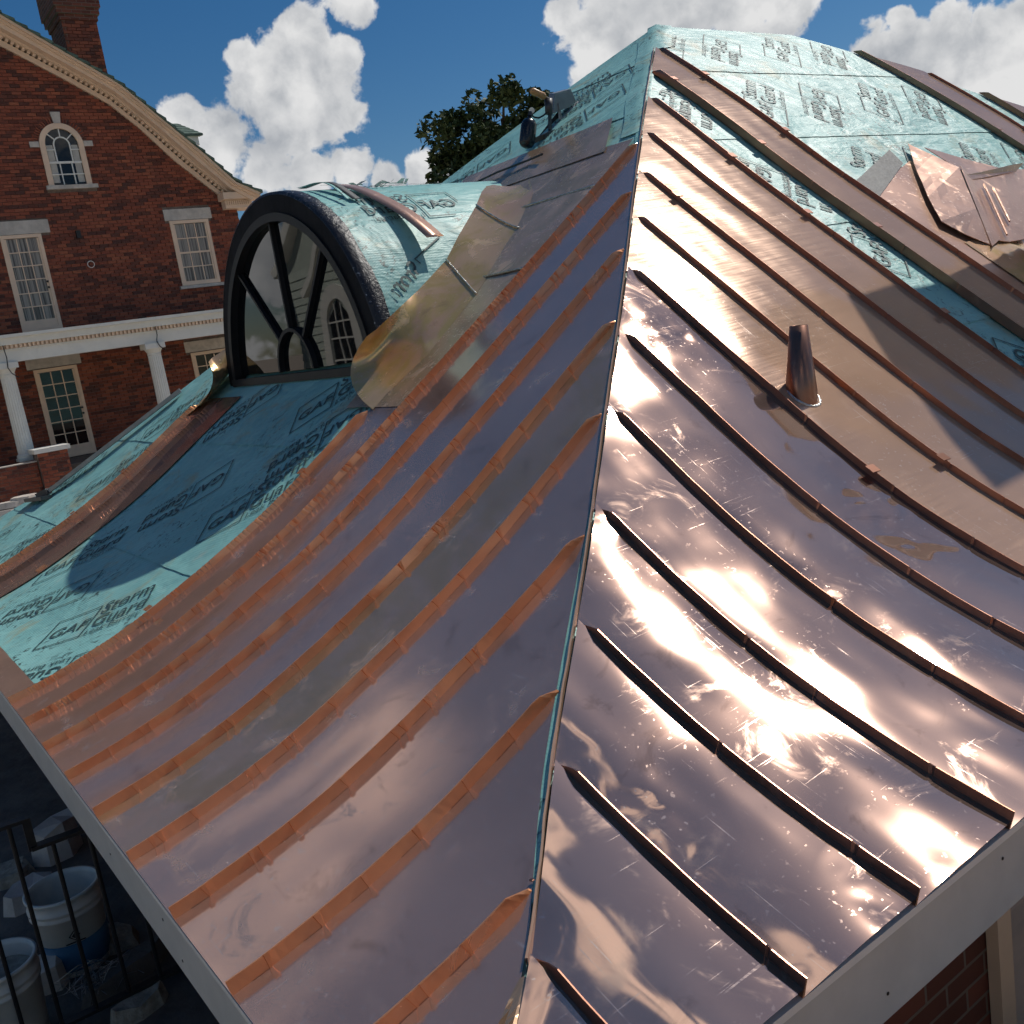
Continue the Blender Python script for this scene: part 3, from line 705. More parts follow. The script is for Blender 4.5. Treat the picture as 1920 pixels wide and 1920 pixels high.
# ------------------------------------------------------------------ barrel dormer in the left slope
XD, YC, ZC, RO = 2.165, 4.80, 1.02, 1.195
dormer = bpy.data.objects.new('arched_dormer', None); col.objects.link(dormer); dormer.parent = roof
def xint(z): return float(np.interp(z, TL[:, 0], TD))
def barrel(th, x, h=0.0): return Vector((x, YC + (RO + h) * math.cos(th), ZC + (RO + h) * math.sin(th)))
TH0 = 0.07
ths = [TH0 + (math.pi - 2 * TH0) * i / 72 for i in range(73)]
vs = []; nb = 22
for th in ths:
    xe = max(xint(ZC + RO * math.sin(th)), XD + 0.03) + 0.03
    for b in range(nb):
        x = XD - 0.02 + (xe - XD + 0.02) * b / (nb - 1)
        vs.append(barrel(th, x, 0.004 * nz(th * 3, x * 2.5, 4)))
mesh_obj('barrel_membrane', vs, grid_faces(73, nb), 'membrane', dormer, True)
# black self-adhesive edge round the front
def arch_ring(r0, r1, x0, x1, name, mat, n=64, a0=0.0, a1=math.pi, cz=ZC, parent=dormer, wob=0.0, cy=YC):
    mb = MB()
    for i in range(n + 1):
        a = a0 + (a1 - a0) * i / n; c, s = math.cos(a), math.sin(a); w = wob * nz(a * 6, r1, 3)
        for (r, x) in ((r0, x0), (r1, x0), (r1, x1 + w), (r0, x1)): mb.v.append(Vector((x, cy + r * c, cz + r * s)))
    for i in range(n):
        for k in range(4): mb.f.append((i * 4 + k, i * 4 + (k + 1) % 4, (i + 1) * 4 + (k + 1) % 4, (i + 1) * 4 + k))
    mb.f += [(0, 3, 2, 1), tuple(n * 4 + k for k in range(4))]
    return mb.build(name, mat, parent)
# rough black adhesive band: separate displaced ring
mb = MB(); n = 120
for i in range(n + 1):
    a = -0.02 + (math.pi + 0.04) * i / n; c, s = math.cos(a), math.sin(a); w = 0.02 * nz(a * 5, 1, 3) + 0.008 * nz(a * 16, 1, 5)
    for (r, x) in ((RO - 0.012, XD - 0.036), (RO + 0.004, XD - 0.030), (RO + 0.008 + 0.003 * nz(a * 30, 2, 2), XD + 0.03), (RO + 0.007, XD + 0.062 + w * 0.6)):
        mb.v.append(Vector((x, YC + r * c, ZC + r * s)))
mb.f = grid_faces(n + 1, 4); mb.build('adhesive_edge', 'black', dormer, True)
arch_ring(1.075, RO - 0.008, XD - 0.034, XD + 0.03, 'adhesive_face', 'black_matte', 90, -0.02, math.pi + 0.02)
arch_ring(1.03, 1.08, XD - 0.048, XD + 0.03, 'window_frame', 'darkframe')
MB().box((XD - 0.06, YC - 1.07, ZC + 0.055), (XD + 0.03, YC + 1.07, ZC + 0.105)).build('sill', 'darkframe', dormer)
MB().box((XD - 0.04, YC - 0.97, ZC + 0.0), (XD + 0.02, YC + 0.97, ZC + 0.054)).build('sill_board', 'grime', dormer)
# sunburst window: small arch, three bars, panes
CZ = ZC + 0.12
arch_ring(0.245, 0.268, XD - 0.03, XD + 0.01, 'muntin', 'darkframe', 24, cz=CZ)
for a in (48, 90, 132):
    t = math.radians(a)
    MB().bar((XD - 0.01, YC + 0.25 * math.cos(t), CZ + 0.25 * math.sin(t)), (XD - 0.01, YC + 0.99 * math.cos(t), CZ + 0.925 * math.sin(t)), 0.019, 0.03, (1, 0, 0)).build('muntin', 'darkframe', dormer)
def pane(poly):
    c = [(XD + 0.005, y, z) for y, z in poly]; mesh_obj('pane', c, [tuple(range(len(c)))[::-1]], 'glass', dormer)
pane([(YC + 0.24 * math.cos(a), CZ + 0.24 * math.sin(a)) for a in [math.pi * i / 16 for i in range(17)]])
def outer(a):
    # ray from the small arch's centre to the inside of the frame circle
    dy, dz = math.cos(a), math.sin(a); b = dz * (CZ - ZC); c = (CZ - ZC) ** 2 - 1.035 ** 2; t = -b + math.sqrt(b * b - c); return (YC + t * dy, CZ + t * dz)
cuts = [0.0, 48, 90, 132, 180]
for i in range(4):
    a0, a1 = math.radians(cuts[i] + 0.6), math.radians(cuts[i + 1] - 0.6); m = 12
    pane([(YC + 0.262 * math.cos(a0 + (a1 - a0) * k / m), CZ + 0.262 * math.sin(a0 + (a1 - a0) * k / m)) for k in range(m, -1, -1)] + [outer(a0 + (a1 - a0) * k / m) for k in range(m + 1)])
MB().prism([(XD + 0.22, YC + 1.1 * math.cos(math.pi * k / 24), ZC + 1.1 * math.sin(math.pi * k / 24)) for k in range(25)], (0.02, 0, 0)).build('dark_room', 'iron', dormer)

# copper apron folded between barrel and slope: soldered lengths of sheet
def onL(u, v, h):
    d = px_dir(u, v); lo, hi = 1.0, 20.0
    for _ in range(60):
        m_ = (lo + hi) / 2; p = CAM + d * m_
        if p.z - zL(p.x) > h: lo = m_
        else: hi = m_
    return CAM + d * lo
def onB(u, v, h=0.015):
    """first hit of the view ray with the barrel, else the nearest approach"""
    d = px_dir(u, v); best_ = None
    for k in range(4000):
        p = CAM + d * (3.0 + k * 0.0015); r = math.hypot(p.y - YC, p.z - ZC) - (RO + h)
        if best_ is None or r < best_[0]: best_ = (r, p)
        if r <= 0: return p
    return best_[1]
rows = [[at(687, 631, 0, 2.02), at(657, 705, 0, 1.95), onL(699, 768, .02)],
        [onB(705, 618, .10), at(688, 690, 0, 2.03), onL(722, 742, .02)],
        [onB(735, 590, .07), at(742, 655, 0, 2.17), onL(765, 700, .02)], [onB(785, 543), None, onL(800, 667, .02)], [onB(837, 487), None, onL(893, 551, .02)],
        [onB(858, 445), None, onL(932, 492, .02)], [onB(893, 385), None, onL(974, 428, .02)], [onB(903, 360), None, onL(993, 385, .02)], [onB(912, 349), None, onL(1000, 360, .02)], [onB(925, 346), None, onL(992, 336, .025)]]
for r_ in rows:
    if r_[1] is None: r_[1] = (r_[0] + r_[2]) / 2 + (Vector((0, -0.03, -0.03)))
def smooth_rows(rr, n):
    """resample a list of 3-point rows: quadratic across, linear along"""
    out = []
    for i in range(len(rr) - 1):
        for k in range(n):
            t = k / n; out.append([rr[i][q].lerp(rr[i + 1][q], t) for q in range(3)])
    out.append(rr[-1]); return out
def curve3(r_, m):
    a_, b_, c_ = r_; ctrl = b_ * 2 - (a_ + c_) / 2
    return [a_ * (1 - t) ** 2 + ctrl * 2 * t * (1 - t) + c_ * t * t for t in [k / (m - 1) for k in range(m)]]
mirY = lambda p: Vector((p.x, 2 * YC - p.y, p.z))
for mirror in (0, 1):
    for (i0, i1) in ((0, 4), (4, 6), (6, 9)):
        rr = smooth_rows(rows[i0:i1 + 1], 5); vs = []
        for r_ in rr: vs += curve3(r_, 9)
        if mirror: vs = [mirY(p) for p in vs]
        mesh_obj('apron', vs, grid_faces(len(rr), 9) if mirror else [tuple(reversed(f)) for f in grid_faces(len(rr), 9)], 'flashing', dormer, True)
    for i in (4, 6):
        pts = [p + Vector((-0.004, -0.004, 0.004)) for p in curve3(rows[i], 12)]
        if mirror: pts = [mirY(p) for p in pts]
        MB().tube(pts, [0.0048 + 0.003 * nz(k * 2.3, i, 4) for k in range(12)], 6).build('solder_bead', 'solder', dormer, True)
# wide soldered copper sheets lying on the slope beside and above the dormer
def slope_sheet(poly, name, mat, h, parent=roof, n=14, fn=SL):
    """four-cornered patch on the slope: corners in order, bilinear"""
    a, b, c, d = [Vector((p[0], p[1], 0)) for p in poly]; vs = []
    for i in range(n + 1):
        for j in range(n + 1):
            s, t = i / n, j / n; p = a * (1 - s) * (1 - t) + b * s * (1 - t) + c * s * t + d * (1 - s) * t
            vs.append(fn(p.x, p.y, h + 0.003 * nz(p.x * 4, p.y * 4, h * 90)))
    return mesh_obj(name, vs, grid_faces(n + 1, n + 1), mat, parent, True)
def ys(x):       # near edge of the barrel on the slope at x
    s = min(1, max(0, (zL(x) - ZC) / RO)); return YC - RO * math.sqrt(max(0, 1 - s * s))
slope_sheet([(1.88, 3.02), (2.75, 3.02), (2.75, ys(2.75) + 0.12), (1.88, 3.66)], 'valley_sheet', 'valley', 0.016)
slope_sheet([(2.73, 3.02), (3.32, 3.02), (3.32, ys(3.32) + 0.15), (2.73, ys(2.73) + 0.12)], 'valley_sheet', 'valley', 0.020)
slope_sheet([(3.30, 3.02), (3.66, 3.10), (3.72, 4.30), (3.30, ys(3.30) + 0.2)], 'valley_sheet', 'valley', 0.017)
slope_sheet([(3.62, 3.30), (3.98, 3.58), (3.93, 5.15), (3.60, 5.15)], 'valley_sheet', 'valley', 0.022)
slope_sheet([(2.45, 6.58), (3.66, 6.3), (3.66, 5.1), (2.45, W - ys(2.45) + 0.55)], 'valley_sheet', 'valley', 0.016)
for x in (2.74, 3.31):
    MB().tube([SL(x + 0.005 * nz(k, x, 1), 3.03 + (ys(x) - 3.03) * k / 11, 0.021) for k in range(12)], [0.005 + 0.003 * nz(k * 3.3, x, 2) for k in range(12)], 6).build('solder_bead', 'solder', roof, True)
# print on the barrel
def print_barrel(x, th, rot, ok):
    c, s = math.cos(rot), math.sin(rot)
    pts = [(x + a * c - b * s, (a * s + b * c)) for a, b in MV]
    vs, fs = clip_mesh(pts, MF, lambda a, b: ok(a, th + b / RO))
    if fs: mesh_obj('print', [barrel(th + b / RO, a, 0.009) for a, b in vs], fs, 'print', dormer)
okb = lambda x, th: XD + 0.12 < x < xint(ZC + RO * math.sin(min(max(th, 0.1), 3.0))) - 0.36
# right-hand (small Y) flank is seen
for (x, th, rot) in [(2.95, 2.18, math.pi), (2.72, 2.62, 2.6), (3.1, 1.72, math.pi)]: print_barrel(x, th, rot, okb)

# loose strips lying over the dormer
def strip_on_barrel(name, x, th0, th1, wid, lift, mat, skew=0.0, n=36, thick=0.0015):
    mb = MB()
    for i in range(n + 1):
        t = i / n; th = th0 + (th1 - th0) * t; h = lift(t)
        for (dx, dh) in ((-wid / 2, 0), (wid / 2, 0), (wid / 2, thick), (-wid / 2, thick)):
            mb.v.append(barrel(th, x + skew * t + dx, 0.014 + h + dh))
    for i in range(n):
        for k in range(4): mb.f.append((i * 4 + k, i * 4 + (k + 1) % 4, (i + 1) * 4 + (k + 1) % 4, (i + 1) * 4 + k))
    mb.f += [(3, 2, 1, 0), tuple(n * 4 + k for k in range(4))]
    return mb.build(name, mat, None, True)
o = strip_on_barrel('copper_strip', 2.50, 1.72, 2.52, 0.115, lambda t: 0.012 + 0.16 * max(0, t - 0.45) ** 1.5, 'sheet', 0.16)
tag(o, 'long copper strip draped over the arched dormer, its end springing free', 'metal strip')
o = strip_on_barrel('membrane_strip', 2.38, 1.62, 2.10, 0.055, lambda t: 0.006 + 0.03 * math.sin(3 * t) ** 2, 'asphalt_strip', 0.06)
tag(o, 'narrow dark grey strip lying across the crown of the dormer', 'strip')
o = strip_on_barrel('backing_strip', 2.32, 1.68, 2.12, 0.022, lambda t: 0.006 + 0.04 * math.sin(2.6 * t) ** 2, M['blue_tape'] if 'blue_tape' in M else 'membrane', 0.05)
tag(o, 'thin turquoise backing strip beside the dark strip on the dormer', 'strip')
# crumpled scrap on top of the dormer
mb = MB()
for q in range(26):
    a = random.random() * 6.28; r = random.random() * 0.11; p = barrel(1.62 + 0.06 * math.sin(a), 2.95 + r * math.cos(a) * 2.0, 0.02)
    d = Vector((random.uniform(-1, 1), random.uniform(-1, 1), random.uniform(-0.2, 0.6))) * 0.05
    e = Vector((random.uniform(-1, 1), random.uniform(-1, 1), random.uniform(-0.1, 0.3))) * 0.03
    mb.add([p, p + d, p + d + e, p + e], [(0, 1, 2, 3)])
tag(mb.build('crumpled_film', 'plastic', None), 'crumpled pale film left on the crown of the dormer', 'scrap')

# ------------------------------------------------------------------ vent pipe
vb = SR(2.741, 1.427, 0.010)
vent = bpy.data.objects.new('vent_pipe', None); col.objects.link(vent); vent.parent = roof
lean = Matrix.Rotation(math.radians(3.0), 3, Vector((FWD.x, FWD.y, 0)).normalized())
def coneprof(r0, r1, h, n=28):
    mb = MB(); mb.lathe([(r0, -0.05), (r0 * 0.97, 0.02), (r1, h), (r1 - 0.004, h), (r1 - 0.006, h - 0.05)], n, vb, lean); return mb
coneprof(0.064, 0.035, 0.275).build('sleeve', 'sleeve', vent, True)
mb = MB(); n = 30; pts = []
for k in range(n + 1):
    a = 2 * math.pi * k / n; x = vb.x + 0.063 * math.cos(a); y = vb.y + 0.057 * math.sin(a)
    pts.append(SR(x, y, 0.018))
mb.tube(pts, [0.007 + 0.006 * nz(k * 1.7, 4, 4) for k in range(n + 1)], 7, False).build('solder_bead', 'solder', vent, True)

# ------------------------------------------------------------------ brick chimney beside the frame that shades the right slope
ch = bpy.data.objects.new('chimney_stack', None); col.objects.link(ch); ch.parent = roof
CX0, CX1, CY0, CY1, CZT = 5.80, 6.70, 1.05, 1.92, 3.84
MB().box((CX0, CY0, 0.2), (CX1, CY1, CZT - 0.16)).build('stack', 'white', ch)
MB().box((CX0 - 0.04, CY0 - 0.04, CZT - 0.16), (CX1 + 0.04, CY1 + 0.04, CZT)).build('cap', 'stone', ch)
mb = MB()
for (a, b) in (((CX0 - 0.012, CY0 - 0.012), (CX0 - 0.012, CY1 + 0.012)), ((CX0 - 0.012, CY0 - 0.012), (CX1 + 0.012, CY0 - 0.012))):
    n = 8
    for i in range(n):
        p0 = Vector((*a, 0)).lerp(Vector((*b, 0)), i / n); p1 = Vector((*a, 0)).lerp(Vector((*b, 0)), (i + 1) / n)
        z0, z1 = zR(p0.y), zR(p1.y)
        mb.add([(p0.x, p0.y, z0), (p1.x, p1.y, z1), (p1.x, p1.y, z1 + 0.22), (p0.x, p0.y, z0 + 0.22)], [(0, 1, 2, 3)])
mb.build('counter_flashing', 'sheet', ch)
# copper corner post / saddle edge that just enters the frame
MB().prism([(5.54, 1.86, zR(1.86) + 0.01), (5.60, 1.86, zR(1.86) + 0.01), (5.60, 1.86, zR(1.86) + 0.34), (5.54, 1.86, zR(1.86) + 0.36)], (0, 0.02, 0)).build('saddle_edge', 'seam', ch)
MB().prism([(5.575, 1.84, zR(1.84) + 0.01), (5.80, 1.84, zR(1.84) + 0.01), (5.80, 1.84, zR(1.84) + 0.34), (5.575, 1.84, zR(1.84) + 0.345)], (0, 0.012, 0)).build('saddle_face', 'seam_brown', ch)

# ------------------------------------------------------------------ copper work lying on the right slope by the chimney
slope_sheet([(4.90, 2.50), (5.80, 2.76), (5.80, 1.60), (4.90, 1.45)], 'apron_sheet', 'sheet', 0.014, roof, 14, SR)
slope_sheet([(4.93, 2.60), (5.72, 2.86), (5.66, 2.73), (4.90, 2.44)], 'bitumen_strip', 'asphalt_strip', 0.020, roof, 14, SR)

def loose_sheet(pts, faces, name, label, mat='sheet', fold=()):
    t = 0.004; v = [Vector(p) for p in pts]; nrm = Vector((0, -0.55, 0.83)).normalized()
    mb = MB(); n = len(v); mb.v = v + [p + nrm * t for p in v]
    edges_ = {}
    for f in faces:
        mb.f.append(tuple(reversed(f))); mb.f.append(tuple(i + n for i in f))
        for a, b in zip(f, f[1:] + f[:1]): edges_[(a, b)] = edges_.get((a, b), 0) + 1
    for (a, b) in edges_:
        if (b, a) not in edges_: mb.f.append((a, b, b + n, a + n))
    o = mb.build(name, mat, None, True)
    bm = bmesh.new(); bm.from_mesh(o.data)
    bmesh.ops.triangulate(bm, faces=bm.faces[:]); bmesh.ops.subdivide_edges(bm, edges=bm.edges[:], cuts=3, use_grid_fill=True)
    for v_ in bm.verts: v_.co += nrm * (0.005 * nz(v_.co.x * 5, v_.co.y * 5, 3.3) + 0.002 * nz(v_.co.x * 17, v_.co.y * 17, 1.3))
    bm.to_mesh(o.data); bm.free(); o.data.polygons.foreach_set('use_smooth', [False] * len(o.data.polygons))
    return tag(o, label, 'flashing')
def onR(u, v, h):
    """point of the right slope under a pixel, lifted by h along the view"""
    d = px_dir(u, v); lo, hi = 1.0, 20.0
    for _ in range(60):
        m_ = (lo + hi) / 2; p = CAM + d * m_
        if p.z - zR(p.y) > h: lo = m_
        else: hi = m_
    return CAM + d * lo
A0 = [onR(1702, 270, .05), onR(1718, 320, .05), onR(1740, 370, .06), onR(1765, 415, .06), onR(1810, 440, .05), onR(1858, 460, .05), onR(1830, 392, .075), onR(1797, 316, .085), onR(1748, 292, .065)]
loose_sheet(A0, [(0, 1, 8), (1, 2, 7, 8), (2, 3, 6, 7), (3, 4, 5, 6)], 'flashing_sheet', 'pointed loose copper sheet leaning on the right slope beside the chimney')
B0 = [onR(1799, 312, .095), onR(1860, 462, .06), onR(1892, 455, .05), onR(1925, 448, .05), onR(1925, 318, .06), onR(1905, 318, .06), onR(1860, 326, .065), onR(1822, 333, .07), onR(1872, 452, .055)]
loose_sheet(B0, [(0, 1, 8, 7), (7, 8, 2, 6), (6, 2, 3, 4, 5)], 'flashing_sheet', 'folded loose copper sheet with an upturned rim at the right edge')
C0 = [onR(1733, 277, .075), onR(1822, 335, .075), onR(1885, 320, .06), onR(1800, 296, .06)]
loose_sheet(C0, [(0, 1, 2, 3)], 'flashing_sheet', 'narrow brown copper offcut lying behind the pointed sheet')
o = loose_sheet([onR(1808, 330, .085), onR(1812, 340, .075), onR(1905, 322, .07), onR(1918, 306, .12)], [(0, 1, 2, 3)], 'rim', ''); o.name = 'rim'
for k_ in ('label', 'category'): del o[k_]
o.parent = roof
for (a, b) in (((1845, 345), (1888, 440)), ((1862, 352), (1893, 415))):
    MB().bar(onR(*a, .10), onR(*b, .08), 0.008, 0.012).build('standing_rib', 'sheet', roof)
# crumpled corner of the apron
mb = MB(); n = 9
for i in range(n):
    for j in range(n):
        x = 5.10 + 0.55 * i / (n - 1); y = 1.62 + 0.42 * j / (n - 1); mb.v.append(SR(x, y, 0.02 + 0.05 * abs(nz(x * 6, y * 6, 2)) * math.sin(math.pi * i / (n - 1))))
mb.f = [tuple(reversed(f)) for f in grid_faces(n, n)]; mb.build('crumpled_apron', 'flashing', roof, True)

# ------------------------------------------------------------------ soldering torch and roof bracket near the hip
YT = 4.45
def P(u, v, dy=0.0): return at(u, v, 1, YT + dy)
br = thing('roof_bracket', 'grey steel roof bracket hooked on the membrane below the ridge', 'bracket', loc=(0, 0, 0))
MB().bar(P(1088, 194), P(1028, 256), 0.05, 0.014, (0.4, -0.5, 0.7)).build('plate', 'grey_metal', br)
MB().bar(P(1050, 212, 0.10), P(1008, 266, 0.10), 0.035, 0.012, (0.4, -0.5, 0.7)).build('plate', 'dark_metal', br)
MB().bar(P(1031, 212), P(1031, 244), 0.018, 0.018).build('strut', 'dark_metal', br)
MB().bar(P(1047, 194), P(1052, 232), 0.02, 0.012).build('strut', 'grey_metal', br)
MB().bar(P(1012, 262), P(1034, 252), 0.12, 0.05).build('foot', 'dark_metal', br)
tor = thing('soldering_torch', 'soldering furnace with steel hood and wooden handle on the roof bracket', 'torch')
MB().prism([P(1040, 175), P(1070, 167), P(1080, 190), P(1068, 201), P(1037, 212)], Vector((0.05, 0.12, 0.03))).build('hood', 'grey_metal', tor)
MB().tube([P(1029, 186), P(1029, 214)], [0.030, 0.026], 12).build('burner', 'dark_metal', tor, True)
MB().tube([P(994, 170), P(999, 171), P(1010, 176), P(1018, 180), P(1023, 183)], [0.010, 0.024, 0.022, 0.026, 0.012], 12).build('handle', 'wood', tor, True)
MB().tube([P(1022, 183), P(1036, 186)], 0.006, 8).build('rod', 'dark_metal', tor)
can = thing('gas_canister', 'small black gas canister hanging beside the soldering torch', 'gas canister')
a, b = P(987, 277), P(993, 222); ax = (b - a).normalized()
MB().tube([a, a + ax * 0.012, a + ax * 0.035, a + ax * 0.15, b - ax * 0.03, b - ax * 0.01, b, b + ax * 0.02], [0.02, 0.042, 0.054, 0.055, 0.050, 0.035, 0.014, 0.014], 20).build('cylinder', 'canister', can, True)
MB().tube([b + ax * 0.018, b + ax * 0.045], [0.016, 0.012], 10).build('valve', 'dark_metal', can)
q = P(997, 207); MB().tube([q, q + (CAM - q).normalized() * 0.012], [0.020, 0.020], 16).build('gauge', 'white', can)
MB().tube([b + ax * 0.03, P(1002, 220), P(1010, 221), P(1018, 217), P(1027, 210)], 0.006, 8).build('hose', 'iron', can)
# dark pry bar on the valley sheet
o = MB().tube([SL(3.74, 4.9, 0.04), SL(3.78, 4.55, 0.045), SL(3.80, 4.2, 0.04), SL(3.79, 4.05, 0.05)], 0.007, 8).build('pry_bar', 'iron', None)
tag(o, 'thin black bar lying on the copper above the dormer', 'bar')

# long grey bar and small bracket on the far membrane
bar_ = thing('edge_bar', 'long grey metal bar lying on the far strip of membrane', 'bar')
MB().bar(SL(2.10, 7.02, 0.03), SL(1.07, 7.66, 0.035), 0.05, 0.02).build('bar', 'dark_metal', bar_)
MB().bar(SL(2.10, 6.98, 0.045), SL(1.07, 7.62, 0.05), 0.018, 0.03).build('lip', 'grey_metal', bar_)
o = MB().bar(SL(1.02, 7.55, 0.03), SL(0.96, 7.98, 0.03), 0.09, 0.03).bar(SL(1.07, 7.62, 0.05), SL(1.00, 7.72, 0.05), 0.05, 0.05).build('angle_clip', 'dark_metal', None)
tag(o, 'small dark bent clip at the lower end of the grey bar', 'clip')

# ------------------------------------------------------------------ brick house behind
YH = 23.4
house = thing('brick_house', 'red brick gabled house with porch standing behind the copper roof', 'house', loc=(0, 0, 0))
def H(u, v, dy=0.0):
    p = at(u, v, 1, YH + dy); return (p.x, p.z)
RX = 3.0                                        # gable axis
rb = [(9.60, 4.97), (9.20, 5.33), (8.27, 6.19), (7.57, 6.97), (6.99, 7.51), (6.23, 7.98), (4.95, 8.72), (RX, 9.86)]
rt = [(10.33, 5.36), (9.72, 5.65), (9.06, 6.34), (8.155, 7.20), (7.35, 7.97), (6.32, 8.61), (5.11, 9.38), (RX, 10.66)]
rt = [(-0.4457 + (x + 0.4457) * 0.976, 1.2518 + (z - 1.2518) * 0.976) for x, z in rt]; rt[-1] = (RX, rt[-1][1])
mir = lambda l: [(2 * RX - x, z) for x, z in l]
poly = [(2 * RX - 9.6, -1.25), (9.6, -1.25)] + rb + mir(rb)[::-1][1:]
MB().prism([(x, YH + 0.02, z) for x, z in poly], (0, 12, 0)).build('wall', 'mortar', house)
RECT = [(4.05, 4.85, 2.58, 4.73), (3.91, 5.08, 4.735, 5.015), (7.85, 8.76, 3.25, 4.81), (7.73, 8.89, 4.815, 5.065), (7.75, 8.89, 3.175, 3.235), (4.07, 4.95, -0.4, 1.76), (3.93, 5.09, 1.765, 2.015), (7.69, 8.57, -0.4, 1.64), (7.56, 8.74, 1.645, 1.895), (5.23, 6.33, 5.655, 5.73)]
def openings(z0, z1):
    out = [(r_[0], r_[1]) for r_ in RECT if z1 > r_[2] and z0 < r_[3]]
    zm = (z0 + z1) / 2
    if 5.73 < zm <= 6.62: out.append((5.76 - 0.44, 5.76 + 0.44))
    elif 6.62 < zm < 7.20: 
        w = math.sqrt(max(0, 0.58 ** 2 - (zm - 6.62) ** 2)); out.append((5.76 - w, 5.76 + w))
    if 7.05 < zm < 7.33: out.append((5.68, 5.84))
    return out
def rake_x(z):
    xs = [p[0] for p in rb][::-1]; zs = [p[1] for p in rb][::-1]
    return 9.598 if z < 4.97 else float(np.interp(-z, [-q for q in zs], xs))
bx, bz = 0.205, 0.0755
cand = []
for r in range(int((9.9 + 0.45) / bz)):
    z = -0.45 + r * bz; z1 = z + bz - 0.010
    ops = openings(z, z1); xmax = min(9.598, rake_x(z1) + 0.03)
    for c in range(int(7.4 / bx) + 1):
        x = 2.3 + c * bx + (bx / 2 if r % 2 else 0)
        segs = [(x, min(x + bx - 0.010, xmax))]
        for (oa, ob) in ops:
            ns = []
            for (p0, p1) in segs:
                if p1 <= oa or p0 >= ob: ns.append((p0, p1)); continue
                if p0 < oa: ns.append((p0, oa))
                if p1 > ob: ns.append((ob, p1))
            segs = ns
        cand += [(p0, p1, z, z1) for (p0, p1) in segs if p1 - p0 > 0.025]
singles = [b_ for b_ in cand if 4.95 < b_[0] < 7.7 and 2.75 < b_[2] < 4.45 and b_[1] - b_[0] > 0.18][:300]
ss = set(singles)
mb = MB()
for (x, x1, z, z1) in cand:
    if (x, x1, z, z1) in ss: continue
    d = random.uniform(0.0, 0.006)
    b = len(mb.v)
    mb.v += [Vector(q) for q in ((x, YH + 0.03, z), (x1, YH + 0.03, z), (x1, YH + 0.03, z1), (x, YH + 0.03, z1), (x, YH - d, z), (x1, YH - d, z), (x1, YH - d, z1), (x, YH - d, z1))]
    mb.f += [(b + 4, b + 5, b + 6, b + 7), (b, b + 1, b + 5, b + 4), (b + 1, b + 2, b + 6, b + 5), (b + 2, b + 3, b + 7, b + 6), (b + 3, b, b + 4, b + 7)]
o = mb.build('brickwork', 'bricks', house); o['kind'] = 'stuff'
bm_ = MB().box((0, 0, 0), (bx - 0.010, 0.034, bz - 0.010)).build('brick', 'brick', house)
first = True
for (x, x1, z, z1) in singles:
    o = bm_ if first else bm_.copy()
    if not first: col.objects.link(o)
    first = False; o.location = (x, YH - random.uniform(0.0, 0.006), z)
# cornice of the gable: frieze, dentil course, soffit, crown; broken into runs
def along(l0, l1, t): return [(a[0] + (b[0] - a[0]) * t, a[1] + (b[1] - a[1]) * t) for a, b in zip(l0, l1)]
def rake_board(t0, t1, y0, y1, name, mat):
    for side in (0, 1):
        lo, hi = along(rb, rt, t0), along(rb, rt, t1)
        if side: lo, hi = mir(lo), mir(hi)
        mb = MB(); n = len(lo)
        for i in range(n): mb.v += [Vector((lo[i][0], y0, lo[i][1])), Vector((hi[i][0], y0, hi[i][1])), Vector((hi[i][0], y1, hi[i][1])), Vector((lo[i][0], y1, lo[i][1]))]
        for i in range(n - 1):
            for k in range(4):
                q = (i * 4 + k, i * 4 + (k + 1) % 4, (i + 1) * 4 + (k + 1) % 4, (i + 1) * 4 + k); mb.f.append(q if not side else tuple(reversed(q)))
        mb.build(name, mat, house)
rake_board(-0.02, 0.26, YH - 0.06, YH + 0.03, 'frieze_board', 'paint')
rake_board(0.40, 0.52, YH - 0.22, YH + 0.03, 'cornice_moulding', 'paint')
rake_board(0.52, 0.74, YH - 0.44, YH - 0.0, 'cornice_soffit', 'paint')
rake_board(0.74, 0.86, YH - 0.50, YH - 0.0, 'cornice_fascia', 'paint')
rake_board(0.86, 1.0, YH - 0.58, YH - 0.0, 'crown_moulding', 'paint')
def poly_walk(l, step):
    out = []; acc = 0
    for a, b in zip(l, l[1:]):
        d = math.hypot(b[0] - a[0], b[1] - a[1]); t = acc
        while t < d: out.append((a[0] + (b[0] - a[0]) * t / d, a[1] + (b[1] - a[1]) * t / d, math.atan2(b[1] - a[1], b[0] - a[0]))); t += step
        acc = t - d
    return out
mb = MB()
for (x, z, a) in poly_walk(along(rb, rt, 0.26)[1:], 0.115):
    c, s = math.cos(a), math.sin(a); w, h = 0.062, 0.12
    nx_, nz_ = (s, -c); nx_, nz_ = -nx_, -nz_
    if nz_ < 0: nx_, nz_ = -nx_, -nz_
    mb.prism([(x, YH - 0.15, z), (x + c * w, YH - 0.15, z + s * w), (x + c * w + nx_ * h, YH - 0.15, z + s * w + nz_ * h), (x + nx_ * h, YH - 0.15, z + nz_ * h)], (0, 0.17, 0))
o = mb.build('dentil_course', 'paint', house); o['kind'] = 'stuff'
# return of the cornice at the eave
MB().box((9.15, YH - 0.40, 5.18), (10.12, YH + 0.3, 5.34)).box((9.22, YH - 0.25, 4.98), (9.92, YH + 0.3, 5.18)).build('cornice_return', 'paint', house)
mb = MB()
for i in range(11): mb.box((9.27 + 0.055 * i, YH - 0.28, 5.06), (9.30 + 0.055 * i, YH - 0.25, 5.15))
o = mb.build('dentil_course', 'paint', house); o['kind'] = 'stuff'
